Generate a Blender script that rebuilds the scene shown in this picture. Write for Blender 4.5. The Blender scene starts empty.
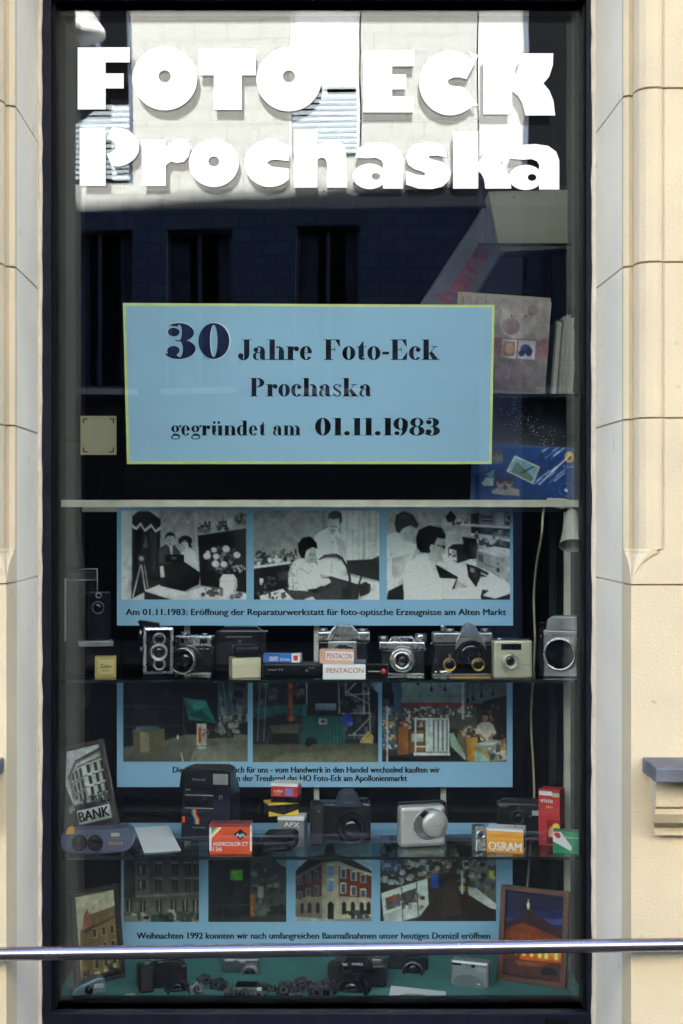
import bpy, bmesh, math, random
import numpy as np
from mathutils import Vector, Matrix
random.seed(7)
R = math.radians
S = bpy.context.scene
COL = S.collection
# ------------------------------------------------------------------ camera, sky, sun, exposure
PX = 0.0022          # metres per photograph pixel in the plane of the window pane (y = 0)
D = 3.3              # camera distance to the pane
CZ = 1.5
cam_d = bpy.data.cameras.new('camera')
cam = bpy.data.objects.new('camera', cam_d); COL.objects.link(cam)
cam.location = (0, -D, CZ); cam.rotation_euler = (R(90), 0, 0)
cam_d.sensor_fit = 'VERTICAL'; cam_d.sensor_height = 36; cam_d.lens = 36*D/(1024*PX)
cam_d.clip_start = 0.05; cam_d.clip_end = 500
S.camera = cam
SUN_EL, SUN_AZ = R(42), R(14)
W = bpy.data.worlds.new('World'); S.world = W; W.use_nodes = True
nt = W.node_tree
sky = nt.nodes.new('ShaderNodeTexSky'); sky.sky_type = 'NISHITA'; sky.sun_disc = False
sky.sun_elevation = SUN_EL; sky.sun_rotation = SUN_AZ
sky.air_density = 1.0; sky.dust_density = 1.0
nt.links.new(sky.outputs[0], nt.nodes['Background'].inputs[0])
nt.nodes['Background'].inputs[1].default_value = 0.05
sun_d = bpy.data.lights.new('sun', 'SUN'); sun_d.energy = 5.0; sun_d.angle = R(0.5); sun_d.color = (1, .95, .86)
sun = bpy.data.objects.new('sun', sun_d); COL.objects.link(sun)
sv = Vector((math.sin(SUN_AZ)*math.cos(SUN_EL), math.cos(SUN_AZ)*math.cos(SUN_EL), math.sin(SUN_EL)))
sun.rotation_euler = (-sv).to_track_quat('-Z', 'Y').to_euler(); sun.location = (0, 20, 40)
S.view_settings.view_transform = 'Standard'; S.view_settings.look = 'None'
S.view_settings.exposure = 4.3; S.view_settings.gamma = 1; S.view_settings.use_curve_mapping = False
S.cycles.max_bounces = 14; S.cycles.diffuse_bounces = 5; S.cycles.glossy_bounces = 5
S.cycles.transparent_max_bounces = 24; S.cycles.transmission_bounces = 6
S.cycles.use_denoising = True; S.cycles.caustics_reflective = False; S.cycles.caustics_refractive = False

# ------------------------------------------------------------------ helpers
def X(u, y=0.): return (u-341.5)*PX*(D+y)/D
def Z(v, y=0.): return CZ+(512-v)*PX*(D+y)/D
def lin(c):
    c = c/255.
    return c/12.92 if c <= .04045 else ((c+.055)/1.055)**2.4
def srgb(*c):
    if len(c) == 1: c = c*3
    return tuple(lin(a) for a in c)

MATS = {}
def mat(name, rgb, rough=.5, metal=0., var=.12, scale=30., bump=0., bscale=None, spec=.5, coat=0., speck=None):
    if name in MATS: return MATS[name]
    m = bpy.data.materials.new(name); m.use_nodes = True
    n = m.node_tree.nodes; l = m.node_tree.links; b = n['Principled BSDF']
    tc = n.new('ShaderNodeTexCoord')
    no = n.new('ShaderNodeTexNoise'); no.inputs['Scale'].default_value = scale; no.inputs['Detail'].default_value = 6
    l.new(tc.outputs['Object'], no.inputs['Vector'])
    ra = n.new('ShaderNodeValToRGB')
    ra.color_ramp.elements[0].position = .3; ra.color_ramp.elements[1].position = .7
    ra.color_ramp.elements[0].color = tuple(max(0, c*(1-var)) for c in rgb)+(1,)
    ra.color_ramp.elements[1].color = tuple(min(1, c*(1+var)) for c in rgb)+(1,)
    l.new(no.outputs[0], ra.inputs[0]); col = ra.outputs[0]
    if speck:
        n2 = n.new('ShaderNodeTexNoise'); n2.inputs['Scale'].default_value = speck[1]; n2.inputs['Detail'].default_value = 3
        l.new(tc.outputs['Object'], n2.inputs['Vector'])
        r2 = n.new('ShaderNodeValToRGB'); r2.color_ramp.elements[0].position = speck[2]; r2.color_ramp.elements[1].position = speck[2]+.04
        mx = n.new('ShaderNodeMixRGB'); l.new(n2.outputs[0], r2.inputs[0]); l.new(r2.outputs[0], mx.inputs[0])
        l.new(col, mx.inputs[1]); mx.inputs[2].default_value = speck[0]+(1,); col = mx.outputs[0]
    l.new(col, b.inputs['Base Color'])
    mr = n.new('ShaderNodeMapRange'); mr.inputs['To Min'].default_value = max(.02, rough*.8); mr.inputs['To Max'].default_value = min(1, rough*1.2)
    l.new(no.outputs[0], mr.inputs[0]); l.new(mr.outputs[0], b.inputs['Roughness'])
    b.inputs['Metallic'].default_value = metal; b.inputs['Specular IOR Level'].default_value = spec
    b.inputs['Coat Weight'].default_value = coat
    if bump:
        nb = n.new('ShaderNodeTexNoise'); nb.inputs['Scale'].default_value = bscale or scale*4; nb.inputs['Detail'].default_value = 5
        l.new(tc.outputs['Object'], nb.inputs['Vector'])
        bp = n.new('ShaderNodeBump'); bp.inputs['Strength'].default_value = bump; bp.inputs['Distance'].default_value = .004
        l.new(nb.outputs[0], bp.inputs['Height']); l.new(bp.outputs[0], b.inputs['Normal'])
    MATS[name] = m
    return m

def glassmat(name, tint, warp=0., ior=1.42):
    """thin architectural glass: real Fresnel reflection on each face, the rest passes straight through"""
    m = bpy.data.materials.new(name); m.use_nodes = True
    n = m.node_tree.nodes; l = m.node_tree.links
    n.remove(n['Principled BSDF']); out = n['Material Output']
    geo = n.new('ShaderNodeNewGeometry')
    mr = n.new('ShaderNodeMapRange'); mr.inputs['To Min'].default_value = ior; mr.inputs['To Max'].default_value = 1/ior
    l.new(geo.outputs['Backfacing'], mr.inputs[0])
    fr = n.new('ShaderNodeFresnel'); l.new(mr.outputs[0], fr.inputs['IOR'])
    tr = n.new('ShaderNodeBsdfTransparent'); tr.inputs[0].default_value = tint+(1,)
    gl = n.new('ShaderNodeBsdfGlossy'); gl.inputs['Roughness'].default_value = 0.0; gl.inputs['Color'].default_value = (1, 1, 1, 1)
    if warp:                                                   # float glass is never perfectly flat
        tc = n.new('ShaderNodeTexCoord'); nz = n.new('ShaderNodeTexNoise'); nz.inputs['Scale'].default_value = 3.2; nz.inputs['Detail'].default_value = 1.5
        l.new(tc.outputs['Object'], nz.inputs['Vector'])
        bp = n.new('ShaderNodeBump'); bp.inputs['Strength'].default_value = 1.; bp.inputs['Distance'].default_value = warp
        l.new(nz.outputs[0], bp.inputs['Height']); l.new(bp.outputs[0], gl.inputs['Normal'])
    mx = n.new('ShaderNodeMixShader'); l.new(fr.outputs[0], mx.inputs[0]); l.new(tr.outputs[0], mx.inputs[1]); l.new(gl.outputs[0], mx.inputs[2])
    l.new(mx.outputs[0], out.inputs[0])
    return m

class MB:
    def __init__(s): s.v = []; s.f = []; s.m = []; s.sm = []; s.c = []
    def add(s, vs, fs, m=0, smooth=False, col=None):
        o = len(s.v); s.v += [tuple(p) for p in vs]
        for f in fs: s.f.append([o+i for i in f]); s.m.append(m); s.sm.append(smooth); s.c.append(col or (.5, .5, .5))
    def box(s, x0, x1, y0, y1, z0, z1, m=0, col=None):
        v = [(x, y, z) for x in (x0, x1) for y in (y0, y1) for z in (z0, z1)]
        s.add(v, [(0, 1, 3, 2), (4, 6, 7, 5), (0, 4, 5, 1), (2, 3, 7, 6), (0, 2, 6, 4), (1, 5, 7, 3)], m, False, col)
    def prism(s, pts, y0, y1, m=0, col=None):
        """outline in x,z extruded along y (y0 = front)"""
        a = sum(pts[i][0]*pts[(i+1) % len(pts)][1]-pts[(i+1) % len(pts)][0]*pts[i][1] for i in range(len(pts)))
        if a < 0: pts = pts[::-1]
        n = len(pts)
        v = [(x, y0, z) for x, z in pts]+[(x, y1, z) for x, z in pts]
        s.add(v, [list(range(n)), list(range(2*n-1, n-1, -1))]+[(i, n+i, n+(i+1) % n, (i+1) % n) for i in range(n)], m, False, col)
    def tube(s, pts, r, n=10, m=0, caps=True):
        pts = [Vector(p) for p in pts]; rings = []
        for i, p in enumerate(pts):
            d = (pts[min(i+1, len(pts)-1)]-pts[max(i-1, 0)]).normalized()
            a = d.orthogonal().normalized() if i == 0 else (rings[-1][1]-d*rings[-1][1].dot(d)).normalized()
            rings.append((p, a, d.cross(a), r[i] if isinstance(r, (list, tuple)) else r))
        v = []
        for p, a, b, rr in rings:
            for k in range(n):
                t = 2*math.pi*k/n; v.append(p+a*rr*math.cos(t)+b*rr*math.sin(t))
        f = []
        for i in range(len(pts)-1):
            for k in range(n):
                k2 = (k+1) % n; f.append((i*n+k, i*n+k2, (i+1)*n+k2, (i+1)*n+k))
        s.add(v, f, m, True)
        if caps:
            s.add(v[:n], [list(range(n))[::-1]], m); s.add(v[-n:], [list(range(n))], m)
    def lathe(s, c, prof, n=28, axis='y', m=0, caps=True):
        """prof = [(radius, distance along the axis towards the viewer / upwards)]"""
        v = []
        for r, t in prof:
            for k in range(n):
                a = 2*math.pi*k/n
                if axis == 'y': v.append((c[0]+r*math.cos(a), c[1]-t, c[2]+r*math.sin(a)))
                elif axis == 'x': v.append((c[0]+t, c[1]+r*math.cos(a), c[2]+r*math.sin(a)))
                else: v.append((c[0]+r*math.cos(a), c[1]+r*math.sin(a), c[2]+t))
        f = [(i*n+k, i*n+(k+1) % n, (i+1)*n+(k+1) % n, (i+1)*n+k) for i in range(len(prof)-1) for k in range(n)]
        s.add(v, f, m, True)
        if not caps: return
        if prof[0][0] > 1e-5: s.add(v[:n], [list(range(n))[::-1]], m)
        if prof[-1][0] > 1e-5: s.add(v[-n:], [list(range(n))], m)
    def build(s, name, mats, parent=None, bevel=0., seg=2, colors=False, auto=False):
        me = bpy.data.meshes.new(name)
        me.from_pydata(s.v, [], s.f)
        for mm in (mats if isinstance(mats, (list, tuple)) else [mats]): me.materials.append(mm)
        for p, mi, sm in zip(me.polygons, s.m, s.sm): p.material_index = mi; p.use_smooth = sm
        if colors:
            rr = random.Random(11)
            ca = me.color_attributes.new('paint', 'FLOAT_COLOR', 'CORNER')
            for p, c in zip(me.polygons, s.c):
                base = rr.uniform(.92, 1.08)
                for li in p.loop_indices:
                    g = base*rr.uniform(.72, 1.28); ca.data[li].color = (min(1, c[0]*g), min(1, c[1]*g), min(1, c[2]*g), 1)
        me.validate(); me.update()
        bm = bmesh.new(); bm.from_mesh(me); bmesh.ops.remove_doubles(bm, verts=bm.verts, dist=1e-6) if not colors else None
        if not colors: bmesh.ops.recalc_face_normals(bm, faces=bm.faces)
        bm.to_mesh(me); bm.free()
        o = bpy.data.objects.new(name, me); COL.objects.link(o)
        if parent: o.parent = parent
        if bevel:
            b = o.modifiers.new('bevel', 'BEVEL'); b.width = bevel; b.segments = seg; b.limit_method = 'ANGLE'; b.angle_limit = R(40)
        return o

def empty(name, loc=(0, 0, 0), rot=(0, 0, 0)):
    o = bpy.data.objects.new(name, None); COL.objects.link(o); o.location = loc; o.rotation_euler = rot
    o.empty_display_size = .05
    return o
def tag(o, label, cat, group=None, kind=None):
    o['label'] = label
    if cat: o['category'] = cat
    if group: o['group'] = group
    if kind: o['kind'] = kind
    return o
def thing(name, label, cat, loc=(0, 0, 0), rot=(0, 0, 0), group=None):
    return tag(empty(name, loc, rot), label, cat, group)
def struct(o): o['kind'] = 'structure'; return o

FONT_CACHE = {}
def text_mb(txt, bold=0.0):
    """plain lettering from the built-in font as flat polygons, height normalised to cap height 1"""
    cu = bpy.data.curves.new('t', 'FONT'); cu.body = txt; cu.size = 1.45; cu.offset = bold; cu.resolution_u = 3
    o = bpy.data.objects.new('t', cu); COL.objects.link(o)
    dg = bpy.context.evaluated_depsgraph_get(); dg.update()
    me = bpy.data.meshes.new_from_object(o.evaluated_get(dg))
    vs = [(v.co.x, v.co.y) for v in me.vertices]; fs = [list(p.vertices) for p in me.polygons]
    bpy.data.objects.remove(o); bpy.data.curves.remove(cu); bpy.data.meshes.remove(me)
    return vs, fs
def put_text(name, txt, x0, x1, zb, cap, y, m, parent, bold=0.0, frame=None, flat_up=False):
    """lettering in the x,z plane facing -y; fits x0..x1; frame maps (x,z)->point for tilted faces"""
    vs, fs = text_mb(txt)
    a = min(p[0] for p in vs); b = max(p[0] for p in vs)
    mb = MB()
    for k, sh in enumerate((-1, 0, 1) if bold else (0,)):      # heavier weight: the strokes printed side by side, a hair apart
        for z_, (dx, dz) in enumerate(((sh*bold*1.6, -.4*bold*(k-1)), )):
            pts = []
            for p in vs:
                px, pz = x0+(p[0]-a)/(b-a)*(x1-x0)+dx*cap, zb+(p[1]+dz)*cap
                q = frame(px, pz) if frame else (px, y, pz)
                pts.append((q[0], q[1]-.00005*k, q[2]) if not flat_up else (q[0], q[1], q[2]+.00005*k))
            mb.add(pts, fs)
    return mb.build(name, m, parent)

# ------------------------------------------------------------------ materials
M = {}
M['yellow'] = mat('yellow masonry paint', (.575, .47, .315), .88, var=.085, scale=5, bump=.36, bscale=190, speck=((.43, .36, .26), 26, .70))
M['reveal'] = mat('grey reveal paint', (.77, .705, .59), .8, var=.07, scale=5, bump=.3, bscale=150, speck=((.58, .55, .5), 22, .70))
M['anthracite'] = mat('anthracite window frame', (.010, .0115, .021), .42, var=.3, scale=20, spec=.13)
M['gasket'] = mat('black gasket', (.004, .004, .005), .6, spec=.1)
M['sealant'] = mat('cream sealant', (.62, .54, .42), .7, bump=.6, bscale=60)
M['spacer'] = mat('aluminium spacer', (.42, .46, .47), .5)
M['vinyl'] = mat('white vinyl', (.86, .85, .86), .45, var=.015, scale=4)
M['slate'] = mat('slate sill', (.10, .105, .125), .55, var=.35, scale=14, bump=.3, bscale=60)
M['steel'] = mat('polished steel rail', (.41, .37, .42), .26, metal=1., var=.07, scale=12)
M['dark'] = mat('dark display lining', (.005, .005, .006), .9, spec=.05)
M['side'] = mat('grey green lining', (.012, .018, .018), .7, var=.2, scale=5, spec=.15)
M['teal'] = mat('teal display cloth', (.06, .20, .175), .9, var=.1, scale=15, bump=.2, bscale=400, spec=.1)
M['pane'] = glassmat('window glass', (.968, .98, .98), .0003, 1.35)
M['pane_in'] = glassmat('coated window glass', (.968, .98, .98), .0002, 1.48)
M['shelf'] = glassmat('shelf glass', (.82, .90, .90))
M['edge'] = mat('shelf glass edge', (.004, .012, .012), .15)
M['cream'] = mat('cream plastic', (.38, .37, .29), .5)
M['upright'] = mat('cream upright', (.50, .50, .42), .5)
M['black'] = mat('black leatherette', (.006, .006, .007), .5, var=.3, scale=200, bump=.4, bscale=900, spec=.2)
M['plastic'] = mat('black plastic', (.006, .006, .008), .3, var=.15, spec=.22)
M['navy'] = mat('navy plastic', (.007, .010, .022), .33, spec=.22)
M['chrome'] = mat('satin chrome', (.60, .60, .58), .27, metal=1., var=.08, scale=60)
M['chromed'] = mat('dull chrome', (.33, .33, .33), .36, metal=1., var=.1, scale=60)
M['silver'] = mat('silver paint', (.50, .50, .47), .38, metal=.35, var=.05)
M['champ'] = mat('champagne paint', (.50, .47, .35), .38, metal=.35, var=.05)
M['lens'] = mat('coated lens', (.004, .005, .010), .05, spec=.6)
M['gold'] = mat('brass', (.70, .45, .12), .28, metal=1.)
M['tan'] = mat('tan leather', (.36, .19, .05), .6)
M['white'] = mat('white card', (.72, .72, .70), .7, var=.03)
M['ecru'] = mat('ecru card', (.50, .46, .30), .7, var=.06)
M['red'] = mat('red print', (.50, .03, .03), .4)
M['maroon'] = mat('maroon print', (.25, .035, .04), .4)
M['orange'] = mat('orange print', (.72, .085, .02), .4)
M['osram'] = mat('amber print', (.80, .33, .02), .4)
M['green'] = mat('green print', (.02, .28, .12), .4)
M['blue'] = mat('blue print', (.02, .13, .45), .4)
M['yellowp'] = mat('yellow print', (.75, .50, .03), .4)
M['salmon'] = mat('salmon print', (.66, .34, .24), .5)
M['ink'] = mat('black ink', (.006, .007, .009), .7, spec=.08)
M['inkred'] = mat('red ink', (.42, .03, .03), .6)
M['inkwhite'] = mat('white ink', (.75, .75, .73), .6)
M['inkgrey'] = mat('grey ink', (.30, .30, .30), .6)
M['inkorange'] = mat('orange ink', (.75, .35, .05), .6)
M['poster'] = mat('light blue paper', (.29, .53, .75), .8, var=.03, scale=5, spec=.15)
M['signblue'] = mat('pale blue paper', (.225, .385, .50), .7, var=.02, scale=6)
M['lime'] = mat('lime border', (.50, .56, .16), .7)
M['wood'] = mat('brown frame wood', (.10, .035, .018), .35, var=.3, scale=25)
M['darkwood'] = mat('dark frame wood', (.022, .012, .012), .35, var=.3, scale=25)
M['greyblue'] = mat('blue grey plastic', (.085, .10, .16), .35)
M['flash'] = mat('ribbed flash', (.35, .37, .36), .2)
M['cable'] = mat('cream cable', (.42, .38, .24), .5)

def photo_material():
    m = bpy.data.materials.new('photo print'); m.use_nodes = True
    n = m.node_tree.nodes; l = m.node_tree.links; b = n['Principled BSDF']
    at = n.new('ShaderNodeVertexColor'); at.layer_name = 'paint'
    tc = n.new('ShaderNodeTexCoord')
    n1 = n.new('ShaderNodeTexNoise'); n1.inputs['Scale'].default_value = 170; n1.inputs['Detail'].default_value = 7; n1.inputs['Roughness'].default_value = .7
    l.new(tc.outputs['Object'], n1.inputs['Vector'])
    mr = n.new('ShaderNodeMapRange'); mr.inputs['From Min'].default_value = .25; mr.inputs['From Max'].default_value = .75
    mr.inputs['To Min'].default_value = .84; mr.inputs['To Max'].default_value = 1.16; mr.clamp = False
    l.new(n1.outputs[0], mr.inputs[0])
    mu = n.new('ShaderNodeVectorMath'); mu.operation = 'MULTIPLY'
    l.new(at.outputs['Color'], mu.inputs[0]); l.new(mr.outputs[0], mu.inputs[1])
    l.new(mu.outputs[0], b.inputs['Base Color']); b.inputs['Roughness'].default_value = .5; b.inputs['Specular IOR Level'].default_value = .12
    return m
M['photo'] = photo_material()

class Print:
    """a printed photograph: ink shapes rasterised to a fine grid of coloured faces with soft, continuous tones.
    coordinates run over the printed area; to3(x, y, layer) gives the point on the paper"""
    def __init__(s, rect, to3, gain=.62, cells=(150, 106), soft=1): s.r = rect; s.to3 = to3; s.n = 1; s.g = gain; s.cells = cells; s.soft = soft; s.polys = []
    def p(s, c, *pts):
        s.polys.append((c if isinstance(c, tuple) else (c, c, c), [tuple(q) for q in pts])); return s
    def b(s, c, x0, y0, x1, y1): return s.p(c, (x0, y0), (x1, y0), (x1, y1), (x0, y1))
    def e(s, c, x, y, rx, ry=None, n=14):
        ry = ry or rx
        return s.p(c, *[(x+rx*math.cos(2*math.pi*k/n), y+ry*math.sin(2*math.pi*k/n)) for k in range(n)])
    def l(s, c, w, *pts):
        for a, b in zip(pts, pts[1:]):
            d = math.hypot(b[0]-a[0], b[1]-a[1]) or 1; nx, ny = -(b[1]-a[1])/d*w/2, (b[0]-a[0])/d*w/2
            s.p(c, (a[0]+nx, a[1]+ny), (b[0]+nx, b[1]+ny), (b[0]-nx, b[1]-ny), (a[0]-nx, a[1]-ny))
        return s
    def clutter(s, rng, x0, y0, x1, y1, n, cols, smin, smax):
        for _ in range(n):
            x, y = rng.uniform(x0, x1), rng.uniform(y0, y1); a, b = rng.uniform(smin, smax), rng.uniform(smin, smax)
            c = rng.choice(cols)
            if rng.random() < .5: s.b(c, x-a/2, y-b/2, x+a/2, y+b/2)
            else: s.e(c, x, y, a/2, b/2, 8)
        return s
    def build(s, name, parent):
        rg = np.random.default_rng(len(s.polys)*7+3)
        nx, ny = s.cells; SS = 3; W_, H_ = (nx+1)*SS, (ny+1)*SS
        x0, y0, x1, y1 = s.r
        xs = x0+(np.arange(W_)+.5)/W_*(x1-x0); ys = y0+(np.arange(H_)+.5)/H_*(y1-y0)
        img = np.zeros((H_, W_, 3)); 
        for c, pts in s.polys:
            px = [q[0] for q in pts]; py = [q[1] for q in pts]
            i0, i1 = np.searchsorted(xs, [min(px), max(px)]); j0, j1 = np.searchsorted(ys, [min(py), max(py)])
            if i1 <= i0 or j1 <= j0: continue
            gx, gy = np.meshgrid(xs[i0:i1], ys[j0:j1]); ins = np.zeros(gx.shape, bool)
            for k in range(len(pts)):
                (ax, ay), (bx_, by_) = pts[k-1], pts[k]
                if ay == by_: continue
                ins ^= ((ay > gy) != (by_ > gy)) & (gx < (bx_-ax)*(gy-ay)/(by_-ay)+ax)
            big = ins.sum() > 60
            t = rg.uniform(0, 6.28); amp = .22 if big else .08
            u_ = (gx-gx.mean())/(np.ptp(gx)+1e-9)*math.cos(t)+(gy-gy.mean())/(np.ptp(gy)+1e-9)*math.sin(t)
            v_ = np.clip(1+amp*u_, .5, 1.5)[..., None]
            img[j0:j1, i0:i1][ins] = np.clip(np.array(c, float)*v_, 0, 255)[ins]
        for _ in range(s.soft):
            for ax in (0, 1):
                pd = np.pad(img, [(1, 1) if k == ax else (0, 0) for k in range(3)], mode='edge')
                img = (np.take(pd, range(0, img.shape[ax]), ax)+2*img+np.take(pd, range(2, img.shape[ax]+2), ax))/4
        lo = rg.normal(0, 1, (ny//6+3, nx//6+3)); yy, xx = np.mgrid[0:ny+1, 0:nx+1]; fy, fx = yy/6., xx/6.; iy, ix = fy.astype(int), fx.astype(int); ty, tx = fy-iy, fx-ix
        low = (lo[iy, ix]*(1-tx)+lo[iy, ix+1]*tx)*(1-ty)+(lo[iy+1, ix]*(1-tx)+lo[iy+1, ix+1]*tx)*ty
        img = img.reshape(ny+1, SS, nx+1, SS, 3).mean((1, 3))*(1+.07*low[..., None]+rg.normal(0, .05, (ny+1, nx+1, 1)))
        img = np.clip(img, 0, 255)/255; ln = np.where(img <= .04045, img/12.92, ((img+.055)/1.055)**2.4); ln = np.minimum(ln/s.g, .85)
        vs = [s.to3(x0+(x1-x0)*i/nx, y0+(y1-y0)*j/ny, 1) for j in range(ny+1) for i in range(nx+1)]
        fs = [(j*(nx+1)+i, (j+1)*(nx+1)+i, (j+1)*(nx+1)+i+1, j*(nx+1)+i+1) for j in range(ny) for i in range(nx)]
        me = bpy.data.meshes.new(name); me.from_pydata(vs, [], fs); me.materials.append(M['photo'])
        ca = me.color_attributes.new('paint', 'FLOAT_COLOR', 'POINT')
        ca.data.foreach_set('color', np.concatenate([ln.reshape(-1, 3), np.ones(((nx+1)*(ny+1), 1))], 1).ravel())
        me.update(); o = bpy.data.objects.new(name, me); COL.objects.link(o); o.parent = parent; return o
# ------------------------------------------------------------------ the setting: ground
mb = MB(); mb.box(-200, 200, -200, 200, -.3, -.14)
struct(mb.build('street', mat('asphalt', (.03, .03, .034), .95, var=.25, scale=3, bump=.4, bscale=80, spec=.05)))
mb = MB(); mb.box(-60, 60, -2.9-1.2, 10, -.139, 0)
struct(mb.build('pavement', mat('pavement slabs', (.045, .045, .045), .9, var=.12, scale=2.5, bump=.2, bscale=60, spec=.05)))
mb = MB(); mb.box(-60, 60, -30, -11.4, -.139, 0)
struct(mb.build('far_pavement', MATS['pavement slabs']))
mb = MB(); mb.box(-60, 60, -4.24, -4.102, -.138, .006)
struct(mb.build('kerb', mat('granite kerb', (.07, .07, .07), .8, var=.2, scale=30, spec=.1)))

# ------------------------------------------------------------------ the shop building
shop = thing('shop_building', 'cream yellow plastered building front with moulded stone jambs round a dark framed shop window', 'building')
RW, SH = .56, .648          # front corners of the right and left jamb
prof_up = [(.548, .08), (.556, -.325), (.557, -.338), (.566, -.346), (.5745, -.344), (.572, -.355), (.5725, -.372), (.578, -.389), (.588, -.400), (.600, -.4045), (.612, -.4045), (.618, -.4015), (.622, -.396), (.626, -.400), (30.0, -.400)]
prof_lo = [(.548, .08), (.556, -.325)]+[(RW, -.400)]*12+[(30.0, -.400)]
NREV = 1                     # profile faces 0..NREV-1 are reveal paint
def jamb(mb, side, zs, profs):
    """loft profiles (list of (x,y)) over heights zs; side=-1 mirrors to the left jamb"""
    rows = []
    for z, pr in zip(zs, profs):
        rows.append([((x if side > 0 else -(x+SH-RW+(.028 if k == 0 else 0))), y, z) for k, (x, y) in enumerate(pr)])
    n = len(rows[0])
    for a, b in zip(rows, rows[1:]):
        for i in range(n-1):
            q = [a[i], a[i+1], b[i+1], b[i]]
            mb.add(q, [(0, 1, 2, 3) if side < 0 else (0, 3, 2, 1)], 1 if i < NREV else 0, False)
def inset(pr, d): return [(x+d*.8 if i < 3 else x+(d*.5 if i < len(pr)-2 else 0), y+(d if i > 0 else 0)) for i, (x, y) in enumerate(pr)]
def lerp(pa, pb, t): return [(a[0]+(b[0]-a[0])*t, a[1]+(b[1]-a[1])*t) for a, b in zip(pa, pb)]
mb = MB()
joints = [Z(585, -.4), Z(418, -.4), Z(262, -.4), Z(88, -.4), 3.02]
for side in (1, -1):
    j = joints if side > 0 else [Z(584, -.4), Z(424, -.4), Z(262, -.4), Z(98, -.4), 3.02]
    g, dp = .0022, .009
    zs = [0, j[0]-g, j[0]]; ps = [prof_lo, prof_lo, inset(prof_lo, dp)]
    jamb(mb, side, zs, ps)
    zt = Z(549, -.4)          # chamfer stop
    zs = [j[0], j[0]+g]; ps = [inset(prof_lo, dp), prof_lo]
    for t, f in ((.15, .06), (.35, .17), (.55, .33), (.70, .52), (.78, .66), (.84, .80), (.88, .86), (.93, .86), (.96, .90), (1., 1.)):
        zs.append(j[0]+g+(zt-j[0]-g)*t); ps.append(lerp(prof_lo, prof_up, f))
    zs += [j[1]-g, j[1]]; ps += [prof_up, inset(prof_up, dp)]
    jamb(mb, side, zs, ps)
    for a, b in zip(j[1:], j[2:]):
        jamb(mb, side, [a, a+g, b-g, b], [inset(prof_up, dp), prof_up, prof_up, inset(prof_up, dp)])
mb.build('jamb_wall', [M['yellow'], M['reveal']], shop)
mb = MB()
mb.box(-3.2, 3.2, -.402, .5, 3.021, 3.3)
mb.build('lintel_wall', M['yellow'], shop)
mb = MB(); mb.box(-.66, .57, -.398, .08, 0, .335); mb.build('window_ledge', mat('dark slate ledge', (.022, .022, .026), .8, var=.3, scale=14, spec=.1), shop)
mb = MB()
mb.box(-30, 30, -.39, .5, 3.301, 17.3); mb.box(-30, -3.21, -.42, .09, 0, 3.3); mb.box(3.21, 30, -.42, .09, 0, 3.3)
mb.box(-30, -.72, .1, .5, 0, 3.02); mb.box(.62, 30, .1, .5, 0, 3.02)
mb.box(-30, -29.8, .5, 9, 0, 17.3); mb.box(29.8, 30, .5, 9, 0, 17.3); mb.box(-30, 30, 9, 9.2, 0, 17.3)
mb.build('unseen_wall', mat('bounce cutting wall', (.085, .045, .035), .9, var=.3, scale=6), shop)  # unseen walls, made long and dark to cut bounce and sky light opposite
mb = MB(); mb.box(-30.3, 30.3, -.7, 9.5, 17.31, 17.6)
mb.build('roof', M['slate'], shop)
# neighbouring slate sills with moulded corbels
for sgn, xe in ((1, X(642, -.4)), (-1, -.652)):
    mb = MB(); a, b = (xe, xe+2.2) if sgn > 0 else (xe-2.2, xe)
    zt = Z(757, -.4)
    v = [(a, -.401, zt), (b, -.401, zt), (b, -.525, Z(768, -.525)), (a, -.525, Z(768, -.525))]
    w = [(x, y, zz) for (x, y, _), zz in zip(v, (Z(784, -.525)+.0, Z(784, -.525), Z(783, -.525), Z(783, -.525)))]
    mb.add(v+w, [(0, 1, 2, 3), (7, 6, 5, 4), (0, 3, 7, 4), (1, 5, 6, 2), (3, 2, 6, 7), (0, 4, 5, 1)])
    sl = mb.build('window_sill', M['slate'], shop, .003)
    mb = MB(); zb = Z(783, -.5); xo = xe+sgn*.012
    pr = [(-.47, zb), (-.47, zb-.05), (-.462, zb-.056), (-.462, zb-.066), (-.45, zb-.085), (-.425, zb-.098), (-.42, zb-.1), (-.42, zb-.115), (-.399, zb-.115)]
    v = []
    for k, (y, z) in enumerate(pr):
        ind = (-.399-y)*-.0+(.075+y+.399)*.35       # returns step in with the profile
        v.append((xo+sgn*max(0, ind-.01), y, z))
    n = len(v); far = [(xo+sgn*2.1, y, z) for _, y, z in v]
    mb.add(v+far, [(i, i+1, n+i+1, n+i) for i in range(n-1)])
    mb.add(v+[(xo, -.399, zb)], [list(range(n+1))])
    mb.build('sill_corbel', M['yellow'], sl)

# shop window: frame, gasket, two panes, spacer
fr = MB()
FL, FRR, FT, FB = X(40.5, -.04), X(592.5, -.04), 3.0, Z(1065, -.04)
def ring(mb, x0, x1, z0, z1, wl, wr, wb, wt, y0, y1, m=0):
    mb.box(x0, x0+wl, y0, y1, z0, z1, m); mb.box(x1-wr, x1, y0, y1, z0, z1, m)
    mb.box(x0+wl, x1-wr, y0, y1, z0, z0+wb, m); mb.box(x0+wl, x1-wr, y0, y1, z1-wt, z1, m)
IL, IR, IT, IB = X(50, -.04), X(587.5, -.04), Z(-1, -.04), Z(1012, -.04)
ring(fr, FL, FRR, FB, FT, IL-FL, FRR-IR, IB-FB, FT-IT, -.045, .075)
win = fr.build('shop_window', M['anthracite'], shop, .003)
gk = MB(); ring(gk, IL, IR, IB, IT, X(56.5, -.01)-IL, IR-X(582.5, -.01), Z(1010.5, -.01)-IB, IT-Z(3, -.01), -.022, .046)
gk.build('gasket', M['gasket'], win, .0015)
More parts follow.
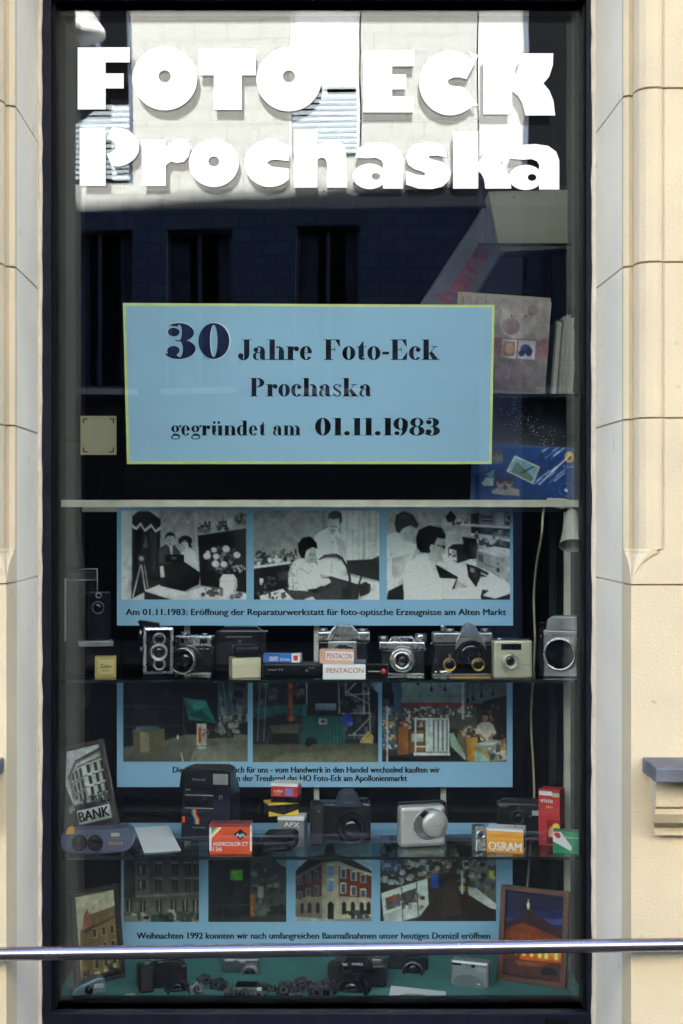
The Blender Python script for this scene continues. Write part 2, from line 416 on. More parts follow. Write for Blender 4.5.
for x, y in ((FL-.001, -.047), (FRR+.003, -.047)):
    bd = MB(); pts = [(x+random.uniform(-.0015, .0015), y, z) for z in [FB+.04*i for i in range(int((FT-FB)/.04))]]
    bd.tube(pts, .0065, 8); bd.build('sealant_bead', M['sealant'], win)
mb = MB(); mb.box(X(545, -.045), X(567, -.045), -.056, -.0452, Z(1030, -.045), Z(1018, -.045)); mb.build('drain_cover', M['gasket'], win, .002)
GX0, GX1, GZ0, GZ1 = X(52), X(588), Z(1011), Z(-2)
mb = MB(); mb.box(GX0, GX1, -.003, .003, GZ0, GZ1); mb.build('outer_pane', M['pane'], win)
mb = MB(); mb.box(GX0, GX1, .036, .042, GZ0, GZ1); mb.build('inner_pane', M['pane_in'], win)
sp = MB()
x = X(581.2, .02)
for k in range(int((Z(12)-Z(1004))/.0052)):
    z = Z(1004)+k*.0052; sp.box(x-.0016, x+.0016, .018, .0205, z, z+.0034, 0)
z = Z(1005.5, .02)
for k in range(int((X(582)-X(57))/.0052)):
    xx = X(57)+k*.0052; sp.box(xx, xx+.0034, .018, .0205, z-.0016, z+.0016, 0)
sp.build('spacer_beading', M['spacer'], win)
# display recess behind the window
bx0, bx1, bz0, bz1, by = X(46), X(592), Z(1003, .06), 2.66, 1.15
mb = MB()
mb.box(bx0-.1, bx1+.1, by, by+.03, bz0-.1, bz1+.1)
mb.box(bx0-.1, bx1+.1, .076, by+.03, bz1, bz1+.04)
mb.box(bx0-.1, bx1+.1, .076, by+.03, bz0-.12, bz0-.02)
mb.box(bx0-.1, bx1+.1, .0755, .0765, .3, bz0-.02)
mb.box(bx1, bx1+.05, .62, by, bz0-.1, bz1); mb.box(bx0-.05, bx0, .5, by, bz0-.1, bz1)
mb.build('display_recess', M['dark'], shop)
mb = MB(); mb.box(bx1, bx1+.04, .0765, .62, bz0-.02, bz1); mb.build('recess_lining', M['side'], shop)
mb = MB(); mb.box(bx0-.04, bx0, .0765, .5, bz0-.02, bz1); mb.build('recess_lining', M['side'], shop)
mb = MB(); mb.box(bx0, bx1, .0475, .47, bz0-.018, bz0)
tag(mb.build('display_cloth', M['teal']), 'teal cloth covering the bottom of the shop window display', 'cloth')

# ------------------------------------------------------------------ opposite building (seen in the pane's reflection)
opp = thing('apartment_building', 'pale brick building across the street, sunlit at the top, reflected in the window', 'building', (0, -14, 0), (0, 0, R(3.2)))
K2 = PX/D*(D+14)
def ox(u): return (u-341.5)*K2
def oz(v): return CZ+(512-v)*K2
brick = bpy.data.materials.new('pale block facade'); brick.use_nodes = True
n = brick.node_tree.nodes; l = brick.node_tree.links; b = n['Principled BSDF']; b.inputs['Roughness'].default_value = .9
tc = n.new('ShaderNodeTexCoord'); mp = n.new('ShaderNodeMapping'); mp.inputs['Rotation'].default_value = (R(90), 0, 0)
br = n.new('ShaderNodeTexBrick'); br.inputs['Scale'].default_value = 1.0
br.inputs['Brick Width'].default_value = .38; br.inputs['Row Height'].default_value = .2; br.inputs['Mortar Size'].default_value = .008
br.inputs['Color1'].default_value = (.385, .395, .39, 1); br.inputs['Color2'].default_value = (.385, .395, .39, 1); br.inputs['Mortar'].default_value = (.30, .305, .295, 1)
l.new(tc.outputs['Object'], mp.inputs[0]); l.new(mp.outputs[0], br.inputs[0]); l.new(br.outputs[0], b.inputs['Base Color'])
upper = [(57, 130, -60, 181), (288, 362, -60, 156), (523, 640, -60, 190)]
lower = [(60, 131, 226, 388), (165, 231, 226, 388), (295, 361, 224, 388), (540, 640, 226, 388)]
more_x = [-7.2, -5.4, 6.2, 8.4]
wins = [(ox(a), ox(b2), oz(d), oz(c), k) for k, (a, b2, c, d) in enumerate(upper)]
wins += [(ox(a), ox(b2), oz(d), oz(c), 9) for a, b2, c, d in lower]
wins += [(x, x+.9, z, z+1.9, 9) for x in more_x for z in (2.9, 5.4, 8.6)]
wins += [(ox(a), ox(b2), 8.9, 11., 9) for a, b2 in ((57, 130), (288, 362))]
# facade as a grid with window holes
def facing(name, c1, c2, mo, bw, rh):
    m = brick.copy(); m.name = name; b_ = m.node_tree.nodes['Brick Texture']
    for k_, c_ in (('Color1', c1), ('Color2', c2), ('Mortar', mo)): b_.inputs[k_].default_value = c_+(1,)
    b_.inputs['Brick Width'].default_value = bw; b_.inputs['Row Height'].default_value = rh
    return m
shade_blocks = facing('painted shade blocks', (.08, .12, .20), (.06, .095, .17), (.032, .05, .09), .30, .16)  # shade on the pale blocks, put into a darker bluish copy
shade_base = facing('painted deep shade', (.022, .024, .028), (.016, .018, .022), (.008, .008, .009), .9, .5)  # deeper shade on the lowest storey, likewise put into the colour
CL, PL = oz(207), oz(398)      # top of the storey coloured as shade, top of its darkest part
xs = sorted({-30., 30.}|{w[0] for w in wins}|{w[1] for w in wins}); zs = sorted({-.14, 12.6, CL, PL}|{w[2] for w in wins}|{w[3] for w in wins})
fw = MB()
def inwin(x, z): return any(w[0] < x < w[1] and w[2] < z < w[3] for w in wins)
for xa, xb in zip(xs, xs[1:]):
    for za, zb in zip(zs, zs[1:]):
        if not inwin((xa+xb)/2, (za+zb)/2):
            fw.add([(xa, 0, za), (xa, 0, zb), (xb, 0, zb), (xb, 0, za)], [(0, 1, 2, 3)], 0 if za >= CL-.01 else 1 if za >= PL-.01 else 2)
for w in wins:
    a, c, za, zb = w[:4]
    for q in ([(a, 0, za), (a, -.14, za), (a, -.14, zb), (a, 0, zb)], [(c, 0, za), (c, 0, zb), (c, -.14, zb), (c, -.14, za)],
              [(a, 0, zb), (a, -.14, zb), (c, -.14, zb), (c, 0, zb)], [(a, 0, za), (c, 0, za), (c, -.14, za), (a, -.14, za)]):
        fw.add(q, [(0, 1, 2, 3)])
fw.box(-30, 30, -9, -.6, -.14, 12.6)
fw.build('wall', [brick, shade_blocks, shade_base], opp)
rf = MB(); rf.box(-30.2, 30.2, -9.2, .25, 12.601, 12.9); rf.build('roof', M['slate'], opp)
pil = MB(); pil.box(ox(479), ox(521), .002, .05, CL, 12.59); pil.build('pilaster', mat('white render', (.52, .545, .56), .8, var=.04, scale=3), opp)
pil = MB(); pil.box(ox(479), ox(521), .002, .05, -.13, CL-.001); pil.build('pilaster_shade', mat('painted shade render', (.17, .22, .33), .8, var=.06, scale=3), opp)  # lower run of the same pilaster, its shade painted in as blue grey
dim = mat('dark glazing', (.005, .006, .008), .6, spec=.03)
blindm = mat('white window blind', (.34, .41, .48), .6, var=.05); glz = mat('sheer curtain', (.56, .60, .64), .8)
wfr = mat('white window frame', (.45, .45, .45), .5)
dfr = mat('dark window frame', (.06, .085, .14), .5)
for w in wins:
    a, c, za, zb, k = w; light = k == 1
    o = MB(); t = .06 if k != 9 else .04
    ring(o, a, c, za, zb, t, t, t, t, -.125, -.07)
    o.box((a+c)/2-t/2, (a+c)/2+t/2, -.125, -.07, za+t, zb-t) if k != 2 else None
    wo = o.build('window', wfr if light else dfr, opp)
    g = MB(); g.box(a+.01, c-.01, -.15, -.128, za+.01, zb-.01); g.build('window_glass', dim, wo)
    if k in (0, 1):
        bl = MB(); z0 = za+.06; z1 = oz(96) if k == 0 else oz(88)
        nn = int((z1-z0)/.062)
        for i in range(nn):
            zz = z0+i*.062
            bl.add([(a+.05, -.025, zz), (c-.05, -.025, zz), (c-.05, -.042, zz+.057), (a+.05, -.042, zz+.057)], [(0, 1, 2, 3)])
            bl.add([(a+.05, -.026, zz-.003), (c-.05, -.026, zz-.003), (c-.05, -.043, zz+.054), (a+.05, -.043, zz+.054)], [(3, 2, 1, 0)])
        bl.build('blind', blindm, wo)
    if k == 1:
        cu = MB(); cu.box(a+.06, c-.06, -.06, -.05, oz(86), zb-.06); cu.build('roller_blind', glz, wo)
    if k == 9:
        cu = MB(); cu.box(a+.05, a+(c-a)*.34, -.127, -.1255, za+.05, zb-.05); cu.box(c-(c-a)*.22, c-.05, -.127, -.1255, za+.05, zb-.05); cu.build('curtain', mat('blue grey curtain', (.035, .05, .09), .9, var=.5, scale=6), wo)
        s = MB(); s.box(a-.06, c+.06, .003, .1, za-.07, za-.004); s.build('sill', mat('stone sill', (.55, .58, .62), .8), wo)
# street lamp hung across the street
lamp = thing('street_lamp', 'white street lamp on a bracket of the building opposite, reflected at the top left', 'street lamp', (ox(84), -13.6, oz(36)), (0, 0, 0))
mb = MB(); mb.lathe((0, 0, -.17), [(.0, -.02), (.20, .0), (.31, .06), (.31, .12), (.2, .28), (.06, .36), (.0, .37)], 20, 'z')
mb.build('lamp_shade', mat('white enamel', (.80, .82, .84), .3), lamp)
mb = MB(); mb.tube([(0, 0, .2), (0, 0, .5), (0, -.2, .62), (0, -.38, .62)], .025, 8); mb.build('bracket', M['slate'], lamp)

# ------------------------------------------------------------------ handrail
hr = thing('handrail', 'polished steel handrail running across the front of the shop window', 'handrail', (0, -.44, 0))
yr = -.44
za, zb = Z(954.0, yr), Z(944.6, yr)
sl = (zb-za)/(X(683, yr)-X(0, yr)); zm = (za+zb)/2
mb = MB(); mb.tube([(x, 0, zm+sl*x) for x in (-1.9, -.9, 0, .9, 1.9)], .0128, 24); mb.build('rail', M['steel'], hr)
for x in (-1.7, 1.7):
    mb = MB(); mb.tube([(x, 0, 0), (x, 0, zm+sl*x-.012)], .017, 16); mb.lathe((x, 0, 0), [(.05, 0), (.05, .008), (.017, .012)], 20, 'z'); mb.build('post', M['steel'], hr)
# ------------------------------------------------------------------ white lettering on the pane
sign = thing('shop_sign', 'two rows of heavy white lettering stuck across the top of the shop window pane', 'shop sign', (0, -.0035, 0))
def arc(cx, cy, rx, ry, a0, a1, n=28):
    return [(cx+rx*math.cos(R(a0+(a1-a0)*k/n)), cy-ry*math.sin(R(a0+(a1-a0)*k/n))) for k in range(n+1)]
def letter(*pieces):
    """pieces: ('o', outline) solid outline, ('r', outer, inner) ring of equal point counts; photo pixels"""
    mb = MB()
    for i, pc in enumerate(pieces):
        th = .0016+.0003*i
        if pc[0] == 'o':
            mb.prism([(X(u), Z(v)) for u, v in pc[1]], -th, 0)
        else:
            a = [(X(u), Z(v)) for u, v in pc[1]]; b = [(X(u), Z(v)) for u, v in pc[2]]; n = len(a)
            v = [(x, -th, z) for x, z in a]+[(x, -th, z) for x, z in b]+[(x, 0, z) for x, z in a]+[(x, 0, z) for x, z in b]
            f = []
            for k in range(n-1):
                f += [(k, k+1, n+k+1, n+k), (2*n+k, 3*n+k, 3*n+k+1, 2*n+k+1), (k, 2*n+k, 2*n+k+1, k+1), (n+k, n+k+1, 3*n+k+1, 3*n+k)]
            f += [(0, n, 3*n, 2*n), (n-1, 3*n-1, 4*n-1, 2*n-1)]
            mb.add(v, f)
    return mb.build('letter', M['vinyl'], sign)
def bx(x0, y0, x1, y1): return ('o', [(x0, y0), (x1, y0), (x1, y1), (x0, y1)])
def ring_o(cx, cy, rx, ry, hx, hy, hr, hr2=None): return ('r', arc(cx, cy, rx, ry, 0, 360, 44), arc(hx, hy, hr, hr2 or hr, 0, 360, 44))
letter(('o', [(78, 48), (130, 48), (130, 63), (106, 63), (106, 74), (124, 74), (124, 89), (106, 89), (106, 110), (78, 110)]))
letter(ring_o(165, 79, 32.5, 32, 165, 77, 6))
letter(('o', [(199, 49), (256, 49), (256, 76), (242, 76), (242, 110.5), (214, 110.5), (214, 76), (199, 76)]))
letter(ring_o(289, 80, 32.5, 32, 289, 77, 6))
letter(('o', [(363, 51), (414, 51), (414, 67), (392, 67), (392, 75), (406, 75), (406, 90), (392, 90), (392, 97), (414, 97), (414, 113), (363, 113)]))
# C: disc with a slot opening to the right
o = arc(450, 83.5, 31, 32.5, 40, 322, 40)
i_ = [(466, 80), (460, 78), (454, 78), (449, 80), (447.5, 82.5), (449, 85), (454, 87), (460, 87), (464, 88)]
letter(('o', [(470, 53), *o[1:-1], (478, 106), (471, 96), *i_[::-1], (472, 69), (478, 56)]))
letter(('o', [(483, 54), (512, 54), (512, 80), (516, 74), (519, 65), (520.5, 54), (553, 54), (552.5, 66), (549, 77), (543, 84), (549, 91), (553, 101), (555, 116), (525, 116), (522, 104), (518, 97), (512, 92), (512, 115), (483, 115)]))
letter(bx(80, 128, 106, 186.5), ('r', arc(116, 147.5, 23.5, 19.5, 100, -100), arc(107, 147, 8.5, 7, 90, -90)))
letter(bx(142, 140, 166, 186.5), ('o', [(166, 148), (170, 143), (176, 140.3), (183, 139.5), (189, 142), (190.5, 149), (189, 157), (184, 162.5), (177, 163.5), (171, 162), (166, 166)]))
letter(ring_o(214, 163.5, 25, 24, 214, 162, 5.3, 5))
o = arc(270, 163.5, 25.5, 24, 40, 318, 40)
letter(('o', [*o, (289, 169), (280, 168), (272, 167), (267, 163.5), (270, 161), (276, 160), (283, 161), (289, 161.5)]))
letter(bx(294, 129.5, 317.5, 188), ('o', [(317.5, 147), (322, 143), (329, 141), (337, 141.5), (343, 145), (346, 151), (347, 188), (327, 188), (327, 163), (325, 159), (321, 158), (317.5, 160)]))
def small_a(x0, x1, y0, y1):
    w, h = x1-x0, y1-y0
    cx = x0+w*.40
    letter(('o', [(x0+w*.04, y0+h*.33), (x0+w*.10, y0+h*.13), (x0+w*.27, y0+h*.02), (x0+w*.52, y0), (x0+w*.78, y0+h*.04), (x0+w*.94, y0+h*.17), (x1, y0+h*.36), (x1, y1), (x0+w*.60, y1), (x0+w*.60, y0+h*.46), (x0+w*.56, y0+h*.38), (x0+w*.45, y0+h*.33), (x0+w*.30, y0+h*.345)]),
           ring_o(x0+w*.335, y0+h*.735, w*.335, h*.275, x0+w*.46, y0+h*.735, w*.085, h*.075))
small_a(353, 403, 143, 189)
letter(('o', [(445, 146), (447, 158), (436, 156), (429, 156.5), (428.5, 158.5), (433, 160), (441, 162), (448, 166), (451, 173), (449, 181), (442, 187), (432, 189.5), (418, 189), (406, 185), (406, 171), (416, 175), (424, 176), (425.5, 174), (422, 172), (414, 169.5), (408, 165), (406, 158), (408, 150), (415, 144.5), (426, 142.5), (437, 143.5)]))
letter(('o', [(453, 132), (478, 132), (478, 163), (482, 157), (484, 146), (507, 146), (506, 156), (500, 163.5), (506, 170), (510, 178), (511, 189), (485, 189), (484, 180), (481, 174), (478, 171.5), (478, 189), (453, 189)]))
small_a(508.5, 559, 144.5, 190)

# ------------------------------------------------------------------ fat-face serif lettering for the anniversary notice
class Fat:
    """high-contrast serif letters: heavy stems, hairlines, slab-thin serifs. cap height 1"""
    SW, H, XH = .255, .034, .665
    def __init__(s): s.pc = []; s.x = 0
    def poly(s, *p): s.pc.append([(s.x+a, b) for a, b in p])
    def rect(s, x0, y0, x1, y1): s.poly((x0, y0), (x1, y0), (x1, y1), (x0, y1))
    def bowl(s, cx, cy, rx, ry, ix, iy, a0=0, a1=360, n=24, dx=0):
        for k in range(n):
            t0, t1 = R(a0+(a1-a0)*k/n), R(a0+(a1-a0)*(k+1)/n)
            s.poly((cx+rx*math.cos(t0), cy+ry*math.sin(t0)), (cx+rx*math.cos(t1), cy+ry*math.sin(t1)),
                   (cx+dx+ix*math.cos(t1), cy+iy*math.sin(t1)), (cx+dx+ix*math.cos(t0), cy+iy*math.sin(t0)))
    def ball(s, cx, cy, r): s.poly(*[(cx+r*math.cos(2*math.pi*k/14), cy+r*math.sin(2*math.pi*k/14)) for k in range(14)])
    def stem(s, x, y0, y1, bot=1, top=1):
        W, H = s.SW, s.H
        s.rect(x, y0, x+W, y1)
        if bot: s.rect(x-.085, y0, x+W+.085, y0+H)
        if top == 1: s.rect(x-.085, y1-H, x+W+.085, y1)
        if top == 2: s.poly((x-.10, y1-H), (x, y1-H), (x, y1), (x-.10, y1-.01))
    def glyph(s, c):
        W, H, XH = s.SW, s.H, s.XH
        if c == ' ': return .36
        if c == 'J':
            s.stem(.27, .22, 1, 0, 1); s.bowl(.245, .22, .26, .235, .03, .2, -180, 0); s.ball(.12, .2, .13); return .66
        if c in 'FE':
            s.stem(.10, 0, 1, 1, 1); s.rect(.02, 1-H, .76, 1); s.poly((.55, 1-H), (.76, .64), (.78, .64), (.76, 1-H))
            s.rect(.3, .49, .54, .49+H); s.poly((.54, .36), (.54, .66), (.50, .53), (.46, .51), (.50, .49))
            if c == 'E': s.rect(.1, 0, .78, H); s.poly((.55, H), (.78, H), (.81, .38), (.79, .38))
            return .86
        if c == 'P':
            s.stem(.10, 0, 1); s.bowl(.40, .745, .38, .255, .13, .215, -90, 90); s.rect(.3, 1-H, .42, 1); s.rect(.3, .49, .42, .53); return .86
        if c == 'a':
            s.rect(.36, .06, .36+W*.92, .48); s.bowl(.345, .46, .232, .205, .05, .165, 0, 130); s.ball(.17, .49, .115)
            s.bowl(.25, .185, .225, .2, .075, .16, 70, 290); s.rect(.25, .34, .38, .372); s.poly((.40, .06), (.58, .06), (.60, .035), (.70, .05), (.70, .02), (.60, 0), (.48, 0), (.42, .02)); return .72
        if c == 'h':
            s.stem(.09, 0, 1, 1, 2); s.stem(.52, 0, .44, 1, 0); s.bowl(.52, .44, .235, .228, .02, .175, 0, 130); return .86
        if c == 'n':
            s.stem(.09, 0, XH, 1, 2); s.stem(.52, 0, .44, 1, 0); s.bowl(.52, .44, .235, .228, .02, .175, 0, 130); return .86
        if c == 'm':
            s.stem(.09, 0, XH, 1, 2)
            for q in (.50, .91): s.stem(q, 0, .44, 1, 0); s.bowl(q, .44, .235, .228, .02, .175, 0, 130)
            return 1.25
        if c == 'ü' or c == 'u':
            s.stem(.09, .2, XH, 0, 2); s.bowl(.30, .22, .21, .225, .02, .185, 180, 300); s.stem(.50, 0, XH, 0, 2); s.rect(.6, 0, .82, H)
            s.ball(.24, .86, .095); s.ball(.54, .86, .095); return .86
        if c == 'r':
            s.stem(.09, 0, XH, 1, 2); s.bowl(.46, .47, .15, .195, .10, .155, 90, 180); s.ball(.50, .54, .125); return .64
        if c == 'e':
            s.bowl(.32, .333, .30, .345, .085, .305, 55, 325); s.bowl(.32, .333, .27, .345, .07, .305, 0, 56); s.rect(.22, .325, .585, .355); return .66
        if c == 'o': s.bowl(.33, .333, .31, .345, .085, .31); return .67
        if c == 'c': s.bowl(.33, .333, .31, .345, .085, .305, 60, 320); s.ball(.46, .50, .115); return .62
        if c == 't':
            s.rect(.12, .14, .12+W, XH); s.poly((.02, XH-H), (.12, XH-H), (.36, .94), (.36, XH-H), (.50, XH-H), (.50, XH), (.02, XH)); s.bowl(.30, .16, .18, .165, .0, .12, 180, 330); return .52
        if c == '-': s.rect(.06, .27, .38, .40); return .44
        if c == 'k':
            s.stem(.09, 0, 1, 1, 2); s.poly((.32, .26), (.36, .28), (.66, XH-H), (.61, XH-H)); s.rect(.48, XH-H, .78, XH)
            s.poly((.36, .32), (.47, .44), (.80, H), (.52, H)); s.rect(.44, 0, .88, H); return .88
        if c == 's':
            s.bowl(.26, .47, .20, .20, .12, .165, 20, 200); s.poly((.06, .50), (.10, .38), (.42, .14), (.48, .24), (.40, .33), (.16, .50)); s.bowl(.28, .19, .21, .2, .12, .165, 200, 390)
            s.rect(.435, .46, .465, .665); s.rect(.06, 0, .09, .22); return .54
        if c == 'd':
            s.bowl(.33, .333, .31, .345, .085, .30, 60, 300); s.stem(.42, 0, 1, 0, 2); s.rect(.5, 0, .74, H); return .80
        if c == 'g':
            s.bowl(.30, .44, .27, .23, .075, .19); s.bowl(.32, -.12, .31, .15, .22, .10); s.poly((.08, .0), (.2, .14), (.5, .10), (.62, .0), (.56, -.04), (.3, .04)); s.rect(.46, .60, .66, .63); s.ball(.64, .62, .075); return .68
        if c == '.': s.ball(.17, .125, .13); return .34
        if c == '0': s.bowl(.36, .5, .345, .515, .085, .475); return .74
        if c == '1': s.stem(.15, 0, 1, 1, 2); return .50
        if c == '8': s.bowl(.34, .75, .29, .262, .10, .225, dx=.03); s.bowl(.34, .26, .34, .275, .11, .235, dx=-.02); return .70
        if c == '9':
            s.bowl(.33, .66, .32, .352, .085, .315); s.bowl(.30, .62, .35, .635, .12, .60, -95, 20); s.ball(.17, .13, .115); return .70
        if c == '3':
            s.bowl(.28, .75, .33, .265, .07, .23, -70, 130); s.bowl(.28, .265, .37, .28, .09, .24, -150, 80); s.rect(.2, .49, .36, .525); s.ball(.16, .76, .125); s.ball(.15, .22, .135); return .70
        return .3
def fat_text(txt, u0, u1, vbase, cap_px, y, m, parent, z_of, x_of, name='lettering', lift=0.):
    f = Fat()
    for ch in txt: f.x += f.glyph(ch)
    a = min(p[0] for q in f.pc for p in q); b = max(p[0] for q in f.pc for p in q)
    mb = MB()
    for i, q in enumerate(f.pc):
        q = [(u0+(px-a)/(b-a)*(u1-u0), vbase-py*cap_px) for px, py in q]
        yy = y-.00004*(i % 9)-lift
        mb.add([(x_of(u), yy, z_of(v)) for u, v in q], [list(range(len(q)))])
    return mb.build(name, m, parent)

# anniversary notice hanging just behind the panes
yn = .12
notice = thing('notice', 'pale blue anniversary notice with lime border and large black serif lettering', 'notice', (0, yn, 0))
c4 = [(123, 303), (494.5, 305), (491.5, 464), (127, 464)]
def quad(mb, pts, y0, y1):
    mb.prism([(X(u, yn), Z(v, yn)) for u, v in pts], y0, y1)
mb = MB(); quad(mb, c4, -.001, .001); mb.build('sheet', M['lime'], notice)
mb = MB(); quad(mb, [(125.5, 305.5), (492, 307.5), (489, 461.5), (129.5, 461.5)], -.0014, -.0011); mb.build('paper', M['signblue'], notice)
zx = dict(z_of=lambda v: Z(v, yn), x_of=lambda u: X(u, yn))
fat_text('30', 164, 231, 359, 36, -.0017, mat('pale halo ink', (.50, .62, .66), .6), notice, **zx)
fat_text('30', 164.5, 229.5, 358.6, 35, -.0024, M['ink'], notice, **zx)
fat_text('30', 165.6, 229.0, 358.0, 33.8, -.0031, mat('navy ink', (.010, .015, .05), .7, spec=.08), notice, **zx)
fat_text('Jahre', 238, 312, 360, 20.5, -.0018, M['ink'], notice, **zx)
fat_text('Foto-Eck', 324, 440, 360, 20.5, -.0018, M['ink'], notice, **zx)
fat_text('Prochaska', 250, 372, 396.5, 18.5, -.0018, M['ink'], notice, **zx)
fat_text('gegründet', 171, 266, 435.5, 15, -.0018, M['ink'], notice, **zx)
fat_text('am', 273, 301, 435.5, 15, -.0018, M['ink'], notice, **zx)
fat_text('01.11.1983', 315, 440, 435.5, 17.5, -.0018, M['ink'], notice, **zx)
for u in (132, 486): mb = MB(); mb.tube([(X(u, yn), .0, Z(304, yn)), (X(u, yn), .0, 2.655)], .0004, 5); mb.build('thread', M['ink'], notice)

# ------------------------------------------------------------------ shelving
yp = .41                                   # plane of the posters
rack = thing('shelf_rack', 'cream upright bars of the shelf rack behind the blue posters', 'rack', (0, .44, .4))
for u in (187, 316.5, 443.5):
    mb = MB(); hw = .0065
    mb.box(X(u, .44)-hw, X(u, .44)+hw, 0, .02, 0, Z(503, .44)-.4); mb.build('upright', M['upright'], rack)
mb = MB(); mb.box(X(60, .44), X(575, .44), .0205, .03, Z(962, .44)-.4-.006, Z(962, .44)-.4+.006); mb.build('crossbar', M['upright'], rack); mb = MB(); mb.box(X(60, .44), X(575, .44), .0205, .03, 1.5-.4, 1.512-.4); mb.build('crossbar', M['upright'], rack)
mb = MB(); mb.box(X(564.5, .30), X(570.5, .30), -.14, -.125, 0, 1.1); mb.build('side_rail', M['upright'], rack)
mb = MB(); mb.box(X(549, .40), X(556, .40), -.05, -.035, 0, 1.1); mb.build('side_rail', M['side'], rack)
def gshelf(zs, y0, y1, u0, u1, label, cream=False):
    t = thing('glass_shelf', label, 'shelf', (0, y0, zs), group='glass shelves of the display')
    xa, xb = X(u0, y0), X(u1, y0)
    mb = MB(); mb.box(xa, xb, .003, y1-y0, -.006, 0); mb.build('glass', M['shelf'], t)
    mb = MB(); mb.box(xa, xb, 0, .0028, -.0065, .0003); mb.build('front_edge', M['edge'] if not cream else M['cream'], t)
    if cream:
        mb = MB(); mb.box(xa, xb, -.006, -.0005, -.008, .008); mb.build('edge_strip', M['cream'], t)
    return t
ZS1, ZS2, ZF = Z(680, .10), Z(857, .10), bz0
ZS0 = Z(503.5, .10)
gshelf(ZS0, .10, .39, 52.5, 586, 'top glass shelf with a cream front strip, under the anniversary notice', True)
gshelf(ZS1, .10, .39, 54, 585, 'middle glass shelf carrying the row of silver and black cameras and the red-lettered boxes')
gshelf(ZS2, .10, .39, 54, 585, 'lower glass shelf carrying the orange film boxes and the framed grey building picture')
ZA = Z(396, .22)
gshelf(ZA, .16, .50, 340, 583, 'short glass shelf under the pink photo album at the right')

# ------------------------------------------------------------------ blue posters with printed photographs
def poster(label, u0, v0, u1, v1):
    t = thing('poster', label, 'poster', (0, yp, 0), group='blue history posters')
    mb = MB(); mb.box(X(u0, yp), X(u1, yp), -.001, .001, Z(v1, yp), Z(v0, yp)); mb.build('sheet', M['poster'], t); return t
def pprint(t, crop, zoom, rect, gain=.5):
    sx, sy = (crop[2]-crop[0])/zoom[0], (crop[3]-crop[1])/zoom[1]
    return Print(rect, lambda x, y, n: (X(crop[0]+x*sx, yp), -.0013-.00004*n, Z(crop[1]+y*sy, yp)), gain, (max(60, int((rect[2]-rect[0])*sx*1.25)), max(50, int((rect[3]-rect[1])*sy*1.25))))
def caption(t, txt, u0, u1, vb, cap):
    return put_text('caption', txt, X(u0, yp), X(u1, yp), Z(vb, yp), cap*PX*(D+yp)/D, -.0016, M['ink'], t, .034)
rng = random.Random(3)

P1 = poster('blue poster with three black and white workshop photographs, uppermost of the three', 117, 508, 513, 625.5)
caption(P1, 'Am 01.11.1983: Eröffnung der Reparaturwerkstatt für foto-optische Erzeugnisse am Alten Markt', 126, 506, 615, 6.2)
q = pprint(P1, (115, 505, 250, 630), (683, 632), (32, 28, 665, 478))
q.b(150, 32, 28, 665, 478).p(138, (230, 28), (400, 28), (410, 400), (230, 400)).p(165, (32, 28), (88, 28), (88, 478), (32, 478))
for k in range(9): q.l(158, 4, (60+k*70, 40), (90+k*70, 95), (120+k*70, 40))
q.p(26, (88, 60), (120, 33), (175, 33), (232, 75), (226, 400), (86, 472)).p(66, (158, 150), (170, 215), (143, 215)).p(14, (100, 120), (140, 130), (130, 300), (100, 420)).p(40, (175, 130), (215, 140), (205, 330), (190, 330))
q.p(185, (88, 98), (110, 112), (132, 88), (152, 124), (185, 95), (206, 128), (232, 108), (232, 125), (206, 140), (185, 112), (152, 137), (132, 104), (112, 128), (88, 118))
q.l(150, 7, (132, 300), (92, 465)).l(150, 7, (135, 300), (158, 450)).l(120, 6, (150, 300), (168, 420)).b(45, 116, 248, 154, 302).e(130, 135, 272, 12).b(20, 122, 240, 148, 250)
q.p(52, (222, 222), (255, 200), (300, 200), (332, 240), (332, 390), (225, 390)).e(150, 281, 182, 23, 30).p(24, (255, 175), (257, 148), (280, 136), (303, 148), (306, 178), (298, 158), (266, 158)).p(165, (276, 208), (290, 208), (294, 246), (284, 252)).l(60, 3, (268, 178), (294, 178)).e(80, 281, 198, 7, 2)
q.p(188, (338, 240), (375, 222), (405, 235), (426, 332), (385, 310), (350, 290)).e(16, 356, 182, 35, 27).e(160, 350, 205, 21, 27).e(50, 342, 200, 3, 2).e(50, 358, 200, 3, 2).e(90, 350, 218, 7, 2).p(16, (322, 190), (335, 178), (352, 184), (378, 188), (392, 215), (375, 215), (370, 190), (340, 186), (330, 200))
q.p(18, (222, 300), (350, 285), (430, 340), (425, 400), (350, 436), (235, 410), (215, 385)).b(12, 254, 250, 350, 290).b(70, 283, 262, 312, 275).p(168, (228, 310), (245, 306), (252, 362), (232, 368))
q.p(17, (418, 155), (660, 118), (665, 442), (432, 404)).p(36, (600, 130), (662, 120), (662, 300), (610, 320)).l(120, 4, (418, 154), (662, 117)).b(26, 470, 200, 560, 330)
q.clutter(rng, 422, 90, 480, 140, 26, [50, 70, 30, 110], 8, 22).e(90, 450, 132, 30, 12).clutter(rng, 520, 85, 570, 128, 18, [30, 60, 45], 8, 20).l(60, 4, (545, 60), (545, 100)).clutter(rng, 608, 45, 665, 108, 34, [60, 90, 40, 120], 8, 24).e(120, 638, 105, 28, 9).p(165, (562, 90), (585, 65), (605, 110), (570, 118))
q.clutter(rng, 500, 220, 605, 340, 60, [60, 90, 45, 110, 30], 10, 30).clutter(rng, 600, 308, 665, 335, 14, [150, 120], 6, 20)
for x, y, r in ((465, 258, 19), (500, 227, 15), (560, 222, 19), (615, 253, 18), (508, 297, 19), (549, 300, 17), (512, 260, 16), (470, 240, 10)):
    q.e(178, x, y, r, r*.9).e(205, x-3, y-4, r*.6, r*.5)
